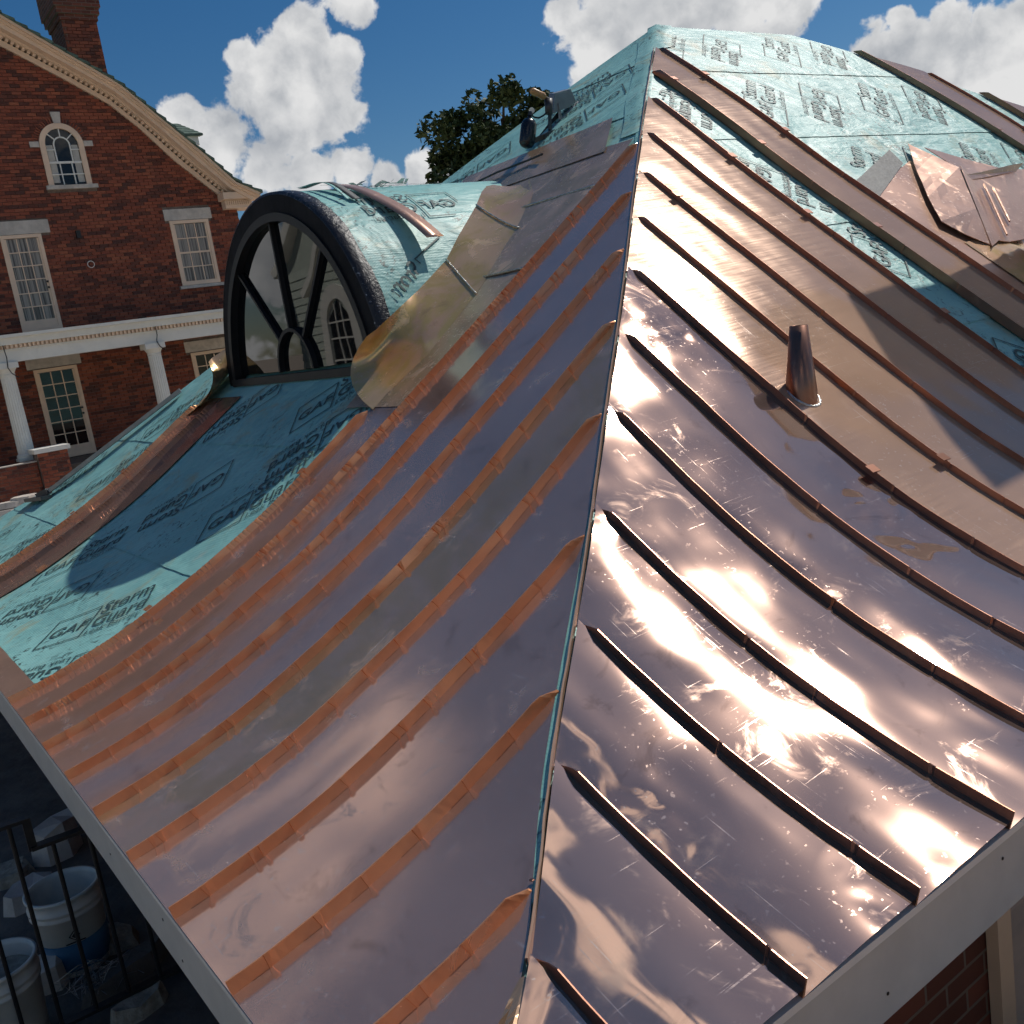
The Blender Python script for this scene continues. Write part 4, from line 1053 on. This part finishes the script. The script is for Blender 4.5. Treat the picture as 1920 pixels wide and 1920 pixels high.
# tiled roof: courses that step down the slope
for side in (0, 1):
    pts_ = poly_walk(rt, 0.27); pts_.append((RX, rt[-1][1], 0))
    for i in range(len(pts_) - 1):
        a, b = pts_[i], pts_[i + 1]
        ax, az = a[0], a[1]; bx_, bz_ = b[0], b[1]
        if side: ax, bx_ = 2 * RX - ax, 2 * RX - bx_
        sx = 0.03 if not side else -0.03
        MB().prism([(ax + sx, YH - 0.62, az - 0.01), (ax + sx, YH - 0.62, az + 0.065), (bx_, YH - 0.62, bz_ + 0.03), (bx_, YH - 0.62, bz_ - 0.005)], (0, 12.8, 0)).build('tile_course', 'tile', house)
# chimney
chm = bpy.data.objects.new('chimney', None); col.objects.link(chm); chm.parent = house
def chbox(x0, x1, z0, z1, ex, name):
    MB().box((x0 - ex, YH + 0.9 - ex, z0), (x1 + ex, YH + 2.0 + ex, z1)).build(name, 'brick_tex', chm)
chbox(6.60, 7.40, 7.6, 9.62, 0, 'stack'); chbox(6.60, 7.40, 9.62, 9.75, 0.04, 'corbel'); chbox(6.60, 7.40, 9.75, 9.9, 0.09, 'corbel'); chbox(6.60, 7.40, 9.9, 10.8, 0.13, 'cap')
mb = MB()
for r in range(26):
    z = 8.0 + r * 0.0755 - 0.35
    for c in range(4):
        x = 6.60 + c * 0.205 + (0.1 if r % 2 else 0); x1 = min(x + 0.195, 7.40)
        if x1 - x > 0.03: mb.box((x, YH + 0.885 - random.uniform(0, 0.01), z), (x1, YH + 0.9, z + 0.065))
o = mb.build('brickwork', 'bricks', chm); o['kind'] = 'stuff'
# roof dormer on the far slope of the house
rd = bpy.data.objects.new('roof_dormer', None); col.objects.link(rd); rd.parent = house
yd = YH + 4
MB().box((8.5, yd + 0.05, 6.3), (10.34, yd + 2.0, 7.66)).build('cheek', 'white', rd)
for i in range(6):
    t = i / 6; x0 = 8.8 ; MB().add([(8.3, yd - 0.12 + 0.16 * i, 7.72 + 0.085 * i), (10.62 - 0.055 * i, yd - 0.12 + 0.16 * i, 7.72 + 0.085 * i), (10.62 - 0.055 * (i + 1), yd + 0.04 + 0.16 * i, 7.79 + 0.085 * i), (8.3, yd + 0.04 + 0.16 * i, 7.79 + 0.085 * i),
                                     (8.3, yd - 0.12 + 0.16 * i, 7.66 + 0.085 * i), (10.62 - 0.055 * i, yd - 0.12 + 0.16 * i, 7.66 + 0.085 * i), (10.62 - 0.055 * (i + 1), yd + 0.04 + 0.16 * i, 7.66 + 0.085 * i), (8.3, yd + 0.04 + 0.16 * i, 7.66 + 0.085 * i)],
                                    [(0, 1, 2, 3), (4, 7, 6, 5), (0, 4, 5, 1), (1, 5, 6, 2), (2, 6, 7, 3), (3, 7, 4, 0)]).build('tile_course', 'tile', rd)
MB().box((10.20, yd - 0.02, 7.42), (10.50, yd + 2.0, 7.66)).build('cornice', 'white', rd)

# sash windows and doors
def casing(x0, x1, z0, z1, w, name, mat, par, y=YH - 0.03, dep=0.09, bottom=True):
    mb = MB().box((x0, y, z0), (x0 + w, y + dep, z1)).box((x1 - w, y, z0), (x1, y + dep, z1)).box((x0 + w, y, z1 - w), (x1 - w, y + dep, z1))
    if bottom: mb.box((x0 + w, y, z0), (x1 - w, y + dep, z0 + w))
    return mb.build(name, mat, par)
def glazed(name, x0, x1, z0, z1, nx_, nz_, glass, bottom, mid=False, knob=False):
    r = bpy.data.objects.new(name, None); col.objects.link(r); r.parent = house
    casing(x0, x1, z0, z1, 0.075, 'frame', 'paint', r)
    xa, xb, za, zb = x0 + 0.075, x1 - 0.075, z0 + bottom, z1 - 0.085
    MB().box((xa, YH - 0.015, z0 + 0.05), (xb, YH + 0.05, za)).build('bottom_rail', 'paint', r)
    for s_ in ((xa, xa + 0.04), (xb - 0.04, xb)): MB().box((s_[0], YH - 0.012, za), (s_[1], YH + 0.045, zb)).build('stile', 'paint', r)
    xa += 0.04; xb -= 0.04
    pw, ph = (xb - xa) / nx_, (zb - za) / nz_
    for i in range(1, nx_): MB().box((xa + pw * i - 0.011, YH - 0.008, za), (xa + pw * i + 0.011, YH + 0.02, zb)).build('muntin', 'paint', r)
    for j in range(1, nz_):
        w = 0.022 if mid and j == nz_ // 2 else 0.011
        MB().box((xa, YH - 0.0065, za + ph * j - w), (xb, YH + 0.02, za + ph * j + w)).build('muntin', 'paint', r)
    for i in range(nx_):
        for j in range(nz_):
            mesh_obj('pane', [(xa + pw * i, YH + 0.012, za + ph * j), (xa + pw * (i + 1), YH + 0.012, za + ph * j), (xa + pw * (i + 1), YH + 0.012, za + ph * (j + 1)), (xa + pw * i, YH + 0.012, za + ph * (j + 1))], [(0, 1, 2, 3)], glass, r)
    if knob:
        for dz in (0.0, 0.13): MB().lathe([(0.0, 0.05), (0.022, 0.045), (0.026, 0.02), (0.012, 0.0)], 10, (x1 - 0.095, YH - 0.012, z0 + 0.95 + dz), Matrix.Rotation(math.pi / 2, 3, 'X')).build('knob', 'iron', r)
    return r
glazed('balcony_door', 4.02, 4.88, 2.58, 4.72, 3, 6, 'curtain_glass', 0.26, knob=True)
MB().box((3.90, YH - 0.02, 4.73), (5.09, YH + 0.05, 5.02)).build('lintel', 'stone', house)
glazed('sash_window', 7.82, 8.79, 3.25, 4.80, 3, 4, 'curtain_glass', 0.10, True)
MB().box((7.72, YH - 0.02, 4.81), (8.90, YH + 0.05, 5.07)).build('lintel', 'stone', house)
MB().box((7.74, YH - 0.10, 3.17), (8.90, YH + 0.05, 3.24)).build('window_sill', 'stone', house)
glazed('porch_door', 4.04, 4.98, -0.33, 1.74, 3, 6, 'glass_house', 0.26, knob=True)
MB().box((3.92, YH - 0.02, 1.76), (5.10, YH + 0.05, 2.02)).build('lintel', 'stone', house)
glazed('porch_door', 7.66, 8.60, -0.33, 1.62, 3, 6, 'glass_house', 0.26)
MB().box((7.55, YH - 0.02, 1.64), (8.75, YH + 0.05, 1.90)).build('lintel', 'stone', house)
# arched window in the gable
aw = bpy.data.objects.new('arched_window', None); col.objects.link(aw); aw.parent = house
AX, AZ = 5.76, 6.62
def arch_strip(r0, r1, z0, y0, y1, name, mat, par):
    prof = [(AX - 1, z0)]
    pi_ = [(AX - r0, z0)] + [(AX + r0 * math.cos(a), AZ + r0 * math.sin(a)) for a in [math.pi - math.pi * i / 20 for i in range(21)]] + [(AX + r0, z0)]
    po_ = [(AX - r1, z0)] + [(AX + r1 * math.cos(a), AZ + r1 * math.sin(a)) for a in [math.pi - math.pi * i / 20 for i in range(21)]] + [(AX + r1, z0)]
    mb = MB(); n = len(pi_)
    for i in range(n): mb.v += [Vector((pi_[i][0], y0, pi_[i][1])), Vector((po_[i][0], y0, po_[i][1])), Vector((po_[i][0], y1, po_[i][1])), Vector((pi_[i][0], y1, pi_[i][1]))]
    for i in range(n - 1):
        for k in range(4): mb.f.append((i * 4 + k, (i + 1) * 4 + k, (i + 1) * 4 + (k + 1) % 4, i * 4 + (k + 1) % 4))
    mb.build(name, mat, par)
arch_strip(0.355, 0.475, 5.74, YH - 0.04, YH + 0.05, 'frame', 'paint', aw)
arch_strip(0.155, 0.185, 6.24, YH - 0.012, YH + 0.02, 'muntin', 'white', aw)
for x in (-0.13, 0.13): MB().box((AX + x - 0.012, YH - 0.01, 5.76), (AX + x + 0.012, YH + 0.02, 6.24)).build('muntin', 'white', aw)
for z, w in ((5.98, 0.012), (6.24, 0.024), (6.52, 0.012)):
    if z < 6.5: MB().box((AX - 0.355, YH - 0.008, z - w), (AX + 0.355, YH + 0.018, z + w)).build('muntin', 'white', aw)
    else:
        for s in (-1, 1): MB().box((AX + s * 0.18, YH - 0.008, z - w), (AX + s * 0.36, YH + 0.018, z + w)).build('muntin', 'white', aw)
for a in (42, 90, 138):
    t = math.radians(a); MB().bar((AX + 0.17 * math.cos(t), YH, AZ + 0.17 * math.sin(t)), (AX + 0.36 * math.cos(t), YH, AZ + 0.36 * math.sin(t)), 0.024, 0.03, (0, 1, 0)).build('muntin', 'white', aw)
pp = [(AX - 0.36, 5.74)] + [(AX + 0.36 * math.cos(a), AZ + 0.36 * math.sin(a)) for a in [math.pi - math.pi * i / 20 for i in range(21)]] + [(AX + 0.36, 5.74)]
mesh_obj('pane', [(x, YH + 0.014, z) for x, z in pp], [tuple(range(len(pp)))[::-1]], 'glass_house', aw)
for s in (-1, 1): MB().box((AX + s * 0.20, YH + 0.006, 5.80), (AX + s * 0.34, YH + 0.0125, 6.62)).build('curtain', 'curtain', aw)
MB().box((5.22, YH - 0.09, 5.65), (6.34, YH + 0.05, 5.735)).build('window_sill', 'stone', aw)
MB().prism([(5.69, YH - 0.05, 7.08), (5.83, YH - 0.05, 7.08), (5.87, YH - 0.05, 7.33), (5.65, YH - 0.05, 7.33)], (0, 0.1, 0)).build('keystone', 'stone', aw)
for s in (-1, 1): MB().box((AX + s * 0.48, YH - 0.03, 6.58), (AX + s * 0.68, YH + 0.05, 6.70)).build('impost_block', 'stone', aw)
for i in range(30):
    a0 = math.pi * i / 30 + 0.02; a1 = math.pi * (i + 1) / 30 - 0.02
    if abs((a0 + a1) / 2 - math.pi / 2) < 0.12: continue
    MB().prism([(AX + r * math.cos(a), YH - 0.012, AZ + r * math.sin(a)) for r, a in ((0.48, a0), (0.60, a0), (0.60, a1), (0.48, a1))], (0, 0.06, 0)).build('brick', 'brick', aw)
# small lamp bracket and ring on the wall
MB().box((5.62, YH - 0.09, 4.55), (5.72, YH, 4.72)).build('wall_bracket', 'iron', house)
MB().tube([(5.80 + 0.075 * math.cos(2 * math.pi * k / 20), YH - 0.03, 3.95 + 0.075 * math.sin(2 * math.pi * k / 20)) for k in range(21)], 0.009, 6, False).build('hose_ring', 'white', house)

# porch
por = bpy.data.objects.new('porch', None); col.objects.link(por); por.parent = house
YP = 21.5
MB().box((-2.0, YP, 1.93), (9.5, YP + 0.30, 2.17)).build('architrave', 'white', por)
MB().box((-2.0, YP - 0.04, 2.17), (9.54, YP + 0.3, 2.20)).build('moulding', 'white', por)
MB().box((-2.0, YP - 0.10, 2.28), (9.60, YP + 0.3, 2.42)).build('cornice', 'white', por)
MB().box((-2.0, YP - 0.19, 2.42), (9.69, YP + 0.3, 2.485)).build('crown', 'white', por)
mb = MB(); i = 0
while -1.9 + i * 0.085 < 9.5:
    x = -1.9 + i * 0.085; mb.box((x, YP - 0.075, 2.205), (x + 0.048, YP + 0.0, 2.278)); i += 1
mb.box((-2.0, YP - 0.02, 2.20), (9.5, YP + 0.3, 2.28))
o = mb.build('dentil_course', 'paint', por); o['kind'] = 'stuff'
MB().box((-2.0, YP + 0.3, 2.0), (9.5, YH + 0.02, 2.10)).build('ceiling', 'white', por)
MB().box((-2.0, YP + 0.3, 2.40), (9.5, YH + 0.02, 2.49)).build('roof_deck', 'dark_metal', por)
MB().box((-2.0, YP, -1.25), (9.5, YH + 0.02, -0.36)).build('floor', 'paving', por)
for cx in (0.16, 3.22, 6.28, 9.34):
    c = bpy.data.objects.new('column', None); col.objects.link(c); c.parent = por
    mb = MB(); n = 80; rows = 8
    for r in range(rows + 1):
        t = r / rows; z = 0.02 + 1.66 * t; rad = 0.165 - 0.02 * t
        for k in range(n):
            a = 2 * math.pi * k / n; rr = rad * (1 - 0.055 * abs(math.sin(10 * a)) ** 0.7)
            mb.v.append(Vector((cx + rr * math.cos(a), YP + 0.17 + rr * math.sin(a), z)))
    for r in range(rows):
        for k in range(n): mb.f.append((r * n + k, r * n + (k + 1) % n, (r + 1) * n + (k + 1) % n, (r + 1) * n + k))
    sh_ = mb.build('shaft', 'white', por); sh_.parent = c
    q = MB().lathe([(0.145, 1.66), (0.155, 1.69), (0.145, 1.71), (0.175, 1.77), (0.20, 1.81)], 32, (cx, YP + 0.17, 0)).box((cx - 0.22, YP - 0.05, 1.81), (cx + 0.22, YP + 0.39, 1.93)).build('capital', 'white', por, False); q.parent = c
    q = MB().lathe([(0.20, -0.06), (0.20, 0.0), (0.17, 0.03)], 32, (cx, YP + 0.17, 0)).box((cx - 0.20, YP - 0.03, -0.12), (cx + 0.20, YP + 0.37, -0.06)).build('base', 'white', por); q.parent = c
for (u0, v0, u1, v1) in ((5, 648, 15, 690), (291, 612, 294, 640)):
    a = at(u0, v0, 1, YP - 0.12); b = at(u1, v1, 1, YP - 0.06)
    MB().tube([a, (a + b) / 2 + Vector((0.02, 0, -0.02)), b, b + Vector((0.05, 0, -0.12)), b + Vector((0.16, 0, -0.22))], 0.010, 6).build('cable', 'iron', por)

# brick parapet and pier in front of the porch
wall_ = thing('garden_wall', 'low brick wall ending in a pier with pale stone cap by the porch', 'wall')
def brick_block(x0, x1, y0, y1, z0, z1, par):
    MB().box((x0 + 0.008, y0 + 0.008, z0), (x1 - 0.008, y1 - 0.008, z1)).build('core', 'mortar', par)
    base = None; r = 0; z = z1 - 0.072
    while z > z0:
        x = x0 - (0.105 if r % 2 else 0)
        while x < x1 - 0.03:
            a = max(x, x0); b = min(x + 0.2, x1)
            if b - a > 0.04: MB().box((a, y0 - random.uniform(0, 0.006), z), (b, y0 + 0.03, z + 0.063)).build('brick', 'brick', par)
            x += 0.212
        if x1 < 4:
            y = y0 + 0.03 + (0.1 if r % 2 else 0)
            while y < y1: MB().box((x1 - 0.03, y, z), (x1 + random.uniform(0, 0.005), min(y + 0.2, y1), z + 0.063)).build('brick', 'brick', par); y += 0.212
        z -= 0.075; r += 1
brick_block(3.26, 3.84, 20.75, 21.35, -0.95, 0.02, wall_)
MB().box((3.20, 20.69, 0.025), (3.90, 21.41, 0.115)).build('cap_stone', 'white', wall_)
brick_block(1.6, 3.25, 20.95, 21.25, -0.95, -0.14, wall_)
MB().box((1.2, 20.93, -0.14), (3.25, 21.27, -0.12)).build('wall_top', 'stone', wall_)
for i, (u, v) in enumerate([(22, 935), (45, 925), (12, 950)]):
    p = at(u, v, 1, 19.5); mb = MB()
    pts = [Vector((math.cos(a) * random.uniform(.22, .36), math.sin(a) * random.uniform(.15, .26), 0)) for a in [2 * math.pi * k / 8 for k in range(8)]]
    mb.prism([Vector((p.x, 19.5, p.z - 0.16)) + q for q in pts], (0.03, 0.02, 0.11))
    o = mb.build('flagstone', 'stone', None); tag(o, ['pale flat stone lying at the wall foot, middle of three', 'pale flat stone lying at the wall foot, uppermost of three', 'pale flat stone lying at the wall foot, lowest of three'][i], 'stone', 'loose flat stones by the wall')
p = at(30, 945, 1, 19.5); mb = MB()
tag(MB().box((-1.0, 18.6, -1.25), (3.2, 20.4, p.z - 0.19)).build('stone_bench', 'stone', None), 'low stone ledge below the garden wall carrying flat stones', 'ledge')

# ------------------------------------------------------------------ wing to the left, seen only in the dormer glass
wing = thing('white_wing', 'pale clapboard wing with white arched window, mirrored in the dormer glass', 'building')
WX = -6.0
MB().prism([(WX, 16.5, -1.25), (WX, 22.8, -1.25), (WX, 22.8, 3.4), (WX, 19.6, 6.0), (WX, 16.5, 3.4)], (-5, 0, 0)).build('wall', 'siding', wing)
for i in range(22):
    z = -1.2 + 0.2 * i; MB().add([(WX + 0.03, 16.5, z), (WX + 0.03, 22.8, z), (WX + 0.004, 22.8, z + 0.2), (WX + 0.004, 16.5, z + 0.2), (WX, 16.5, z), (WX, 22.8, z)], [(0, 1, 2, 3), (4, 5, 1, 0)]).build('clapboard', 'siding', wing)
for s in (0, 1):
    a = (WX + 0.1, 16.2 if s == 0 else 23.1, 3.25); b = (WX + 0.1, 19.6, 6.1); MB().bar(a, b, 0.3, 0.25).build('rake_board', 'white', wing)
cy = 20.2
MB().box((WX, cy - 1.05, -0.75), (WX + 0.16, cy + 1.05, -0.6)).build('sill', 'white', wing)
mb = MB(); pi_ = [(cy - 0.6, -0.6)] + [(cy - 0.6 * math.cos(math.pi * k / 16), 1.75 + 0.6 * math.sin(math.pi * k / 16)) for k in range(17)] + [(cy + 0.6, -0.6)]
po_ = [(cy - 0.95, -0.6)] + [(cy - 0.95 * math.cos(math.pi * k / 16), 1.75 + 0.95 * math.sin(math.pi * k / 16)) for k in range(17)] + [(cy + 0.95, -0.6)]
for a_, b_ in zip(pi_, po_): mb.v += [Vector((WX + 0.10, *a_)), Vector((WX + 0.10, *b_)), Vector((WX, *b_)), Vector((WX, *a_))]
for i in range(len(pi_) - 1):
    for k in range(4): mb.f.append((i * 4 + k, (i + 1) * 4 + k, (i + 1) * 4 + (k + 1) % 4, i * 4 + (k + 1) % 4))
mb.build('casing', 'white', wing)
for s_ in (-1, 1): MB().bar((WX + 0.1, cy + s_ * 1.5, 2.6), (WX + 0.1, cy, 3.8), 0.2, 0.18).build('pediment', 'white', wing)
mesh_obj('pane', [(WX + 0.05, cy - 0.55, -0.6), (WX + 0.05, cy + 0.55, -0.6), (WX + 0.05, cy + 0.55, 1.9), (WX + 0.05, cy, 2.33), (WX + 0.05, cy - 0.55, 1.9)], [(0, 1, 2, 3, 4)], 'glass_house', wing)
for y in (-0.18, 0.18): MB().box((WX + 0.055, cy + y - 0.02, -0.6), (WX + 0.075, cy + y + 0.02, 2.25)).build('muntin', 'white', wing)
for z in (-0.1, 0.4, 0.9, 1.4, 1.8): MB().box((WX + 0.055, cy - 0.55, z - 0.02), (WX + 0.08, cy + 0.55, z + 0.02)).build('muntin', 'white', wing)

# ------------------------------------------------------------------ tree behind the roof
def tree(name, label, base, top, crown_c, crown_r, nleaf, leaf, seed):
    rnd = random.Random(seed); t = thing(name, label, 'tree')
    mb = MB(); b = Vector(base); tp = Vector(top)
    mb.tube([b, b.lerp(tp, 0.35) + Vector((0.2, 0, 0)), b.lerp(tp, 0.7), tp], [0.55, 0.42, 0.24, 0.08], 10)
    clumps = []
    for i in range(46):
        u = Vector((rnd.gauss(0, 1), rnd.gauss(0, 1), rnd.gauss(0, 1))).normalized() * rnd.uniform(0.35, 1.0)
        c = Vector(crown_c) + Vector((u.x * crown_r[0], u.y * crown_r[1], u.z * crown_r[2])); clumps.append((c, rnd.uniform(0.7, 1.5)))
        s = b.lerp(tp, rnd.uniform(0.35, 0.95)); mb.tube([s, s.lerp(c, 0.5) + Vector((0, 0, 0.4)), c], [0.12, 0.07, 0.02], 5)
    mb.build('trunk', 'bark', t)
    vs, fs = [], []
    for i in range(nleaf):
        c, r = clumps[rnd.randrange(len(clumps))]
        d = Vector((rnd.gauss(0, 1), rnd.gauss(0, 1), rnd.gauss(0, 0.8))).normalized() * r * rnd.random() ** 0.4
        p = c + d; s = leaf * rnd.uniform(0.6, 1.3)
        a = Vector((rnd.gauss(0, 1), rnd.gauss(0, 1), rnd.gauss(0, 0.7))).normalized(); q = a.cross(Vector((rnd.gauss(0, 1), rnd.gauss(0, 1), rnd.gauss(0, 1)))).normalized()
        k = len(vs); vs += [p - a * s, p + q * s * 0.45, p + a * s, p - q * s * 0.45]; fs.append((k, k + 1, k + 2, k + 3))
    o = mesh_obj('crown', vs, fs, 'leaf', t); return t
tree('leafy_tree', 'dark green leafy tree rising behind the copper roof', (38.5, 50, -1.25), (38.8, 50, 13.5), (38.3, 50, 10.2), (4.6, 4.2, 5.0), 16000, 0.26, 3)

# ------------------------------------------------------------------ patio under the left eave: railing, buckets, rubble
rail = thing('iron_railing', 'black iron railing stepping down under the left eave', 'railing')
YR = 2.9
MB().bar((-0.75, YR, -0.275), (-0.118, YR, -0.30), 0.045, 0.014).build('handrail', 'iron', rail)
MB().bar((-0.118, YR, -0.30), (-0.118, YR, -0.43), 0.03, 0.014, (0, 1, 0)).build('drop', 'iron', rail)
MB().bar((-0.125, YR, -0.42), (0.80, YR, -0.45), 0.045, 0.014).build('handrail', 'iron', rail)
MB().bar((-0.75, YR, -1.15), (0.80, YR, -1.17), 0.04, 0.014).build('bottom_rail', 'iron', rail)
for i in range(12):
    x = -0.69 + 0.128 * i
    if x > 0.78: break
    zt = -0.29 if x < -0.118 else -0.43
    MB().tube([(x, YR, zt), (x, YR, -1.16)], 0.0085, 8).build('baluster', 'iron', rail)
def bucket(c, rot, label, blue, mat='plastic'):
    b = thing('plastic_bucket', label, 'bucket', 'mortar buckets on the patio', c); ax = Matrix.Rotation(rot, 3, 'X')
    MB().lathe([(0.0, 0.0), (0.128, 0.0), (0.132, 0.01), (0.146, 0.27), (0.154, 0.275), (0.154, 0.285), (0.147, 0.29), (0.148, 0.30), (0.156, 0.305), (0.156, 0.315), (0.149, 0.32), (0.150, 0.355), (0.158, 0.36), (0.158, 0.372), (0.146, 0.372), (0.143, 0.35), (0.135, 0.05), (0.0, 0.05)], 40, (0, 0, 0), ax).build('body', mat, b, True)
    if blue:
        MB().lathe([(0.1335, 0.03), (0.1405, 0.16), (0.1415, 0.16), (0.1345, 0.03)], 40, (0, 0, 0), ax).build('label_band', 'blue', b, True)
        # printed diamond on the side towards the camera
        d = Vector((CAM.x - c[0], CAM.y - c[1], 0)).normalized(); s = Vector((-d.y, d.x, 0))
        for (h, r, m_) in ((0.1455, 0.024, 'iron'), (0.1463, 0.017, 'plastic'), (0.1471, 0.013, 'iron')):
            q = Vector((0, 0, 0.20)) + d * h; mesh_obj('label_mark', [q - s * r, q - Vector((0, 0, r)), q + s * r, q + Vector((0, 0, r))], [(0, 1, 2, 3)], m_, b)
        q = Vector((0, 0, 0.165)) + d * 0.1425; mesh_obj('label_line', [q - s * 0.04, q + s * 0.04, q + s * 0.04 + Vector((0, 0, 0.006)), q - s * 0.04 + Vector((0, 0, 0.006))], [(0, 1, 2, 3)], 'iron', b)
    MB().tube([Vector((0.15 * math.cos(a), 0.15 * math.sin(a) * 0.35 - 0.12 * math.sin(a), 0.30 - 0.15 * math.sin(a))) for a in [math.pi * k / 12 for k in range(13)]], 0.003, 6).build('handle', 'iron', b)
    return b
p = at(152, 1800, 2, -1.245); bucket((p.x, p.y, -1.245), 0.0, 'white plastic bucket with blue band standing behind the railing', True)
p = at(30, 1960, 2, -1.245); bucket((p.x, p.y, -1.245), 0.0, 'white plastic bucket in the lower left corner holding pale mortar', False)
MB().lathe([(0.0, 0.32), (0.145, 0.32), (0.145, 0.325), (0.0, 0.325)], 24, (p.x, p.y, -1.245))
o = MB().lathe([(0.0, 0.30), (0.139, 0.30), (0.139, 0.305), (0.0, 0.312)], 24, (p.x, p.y, -1.245)).build('mortar_fill', 'grime', None); tag(o, 'pale mortar filling the bucket in the lower left corner', 'mortar')
lab = ['angular slab fragment behind the blue banded bucket', 'flat slab fragment leaning by the blue banded bucket', 'long slab fragment in front of the blue banded bucket', 'rubble block between the two buckets', 'small rubble block nearest the railing foot', 'pale board lying beside the railing at the left edge', 'dark rubble lump behind the railing top', 'flat stone at the left edge under the handrail']
for i, (u, v, sx, sy, sz, rz) in enumerate([(60, 1690, .28, .16, .10, .5), (210, 1770, .22, .30, .06, .9), (235, 1840, .40, .16, .09, .35), (90, 1850, .20, .14, .13, -.4), (270, 1895, .25, .12, .08, .2), (20, 1800, .22, .30, .03, .1), (110, 1600, .30, .22, .2, .7), (15, 1650, .3, .25, .07, -.2)]):
    p = at(u, v, 2, -1.245); R_ = Matrix.Rotation(rz, 3, 'Z'); mb = MB(); rnd = random.Random(i)
    base = [Vector((math.cos(a) * sx * rnd.uniform(.4, .6), math.sin(a) * sy * rnd.uniform(.4, .6), 0)) for a in [2 * math.pi * k / 7 for k in range(7)]]
    top = [q * rnd.uniform(.8, .95) + Vector((0, 0, sz * rnd.uniform(.7, 1.1))) for q in base]
    mb.add([Vector((p.x, p.y, -1.246)) + R_ @ q for q in base + top], [tuple(range(6, -1, -1)), tuple(range(7, 14))] + [(k, (k + 1) % 7, 7 + (k + 1) % 7, 7 + k) for k in range(7)])
    tag(mb.build('rubble_slab', ['stone', 'grime', 'paving'][i % 3], None), lab[i], 'rubble', 'rubble on the patio')
p = at(185, 1860, 2, -1.24); rnd = random.Random(5); mb = MB(); pts = []
for k in range(120): pts.append(Vector((p.x + rnd.gauss(0, .07), p.y + rnd.gauss(0, .06), -1.22 + abs(rnd.gauss(0, .05)))))
for k in range(0, 114, 3): mb.tube([pts[k], (pts[k] + pts[k + 1]) / 2 + Vector((0, 0, .03)), pts[k + 1], pts[k + 2]], 0.0016, 4)
tag(mb.build('wire_tangle', 'grey_metal', None), 'tangle of thin pale wire lying at the railing foot', 'wire')

# ------------------------------------------------------------------ scaffold of planks, added unseen below the camera to cut sky light under eaves
scf = thing('blocker', 'plank scaffold platform added out of view to shade the walls under the eaves', 'blocker')
for i in range(8):
    MB().box((-2.4, -3.2 + 0.36 * i, -0.42), (7.5, -2.86 + 0.36 * i, -0.38)).build('plank', 'wood', scf)
for x in (-2.2, 2.5, 7.2):
    for y in (-3.1, -0.8): MB().tube([(x, y, -1.25), (x, y, -0.43)], 0.024, 10).build('pole', 'grey_metal', scf)
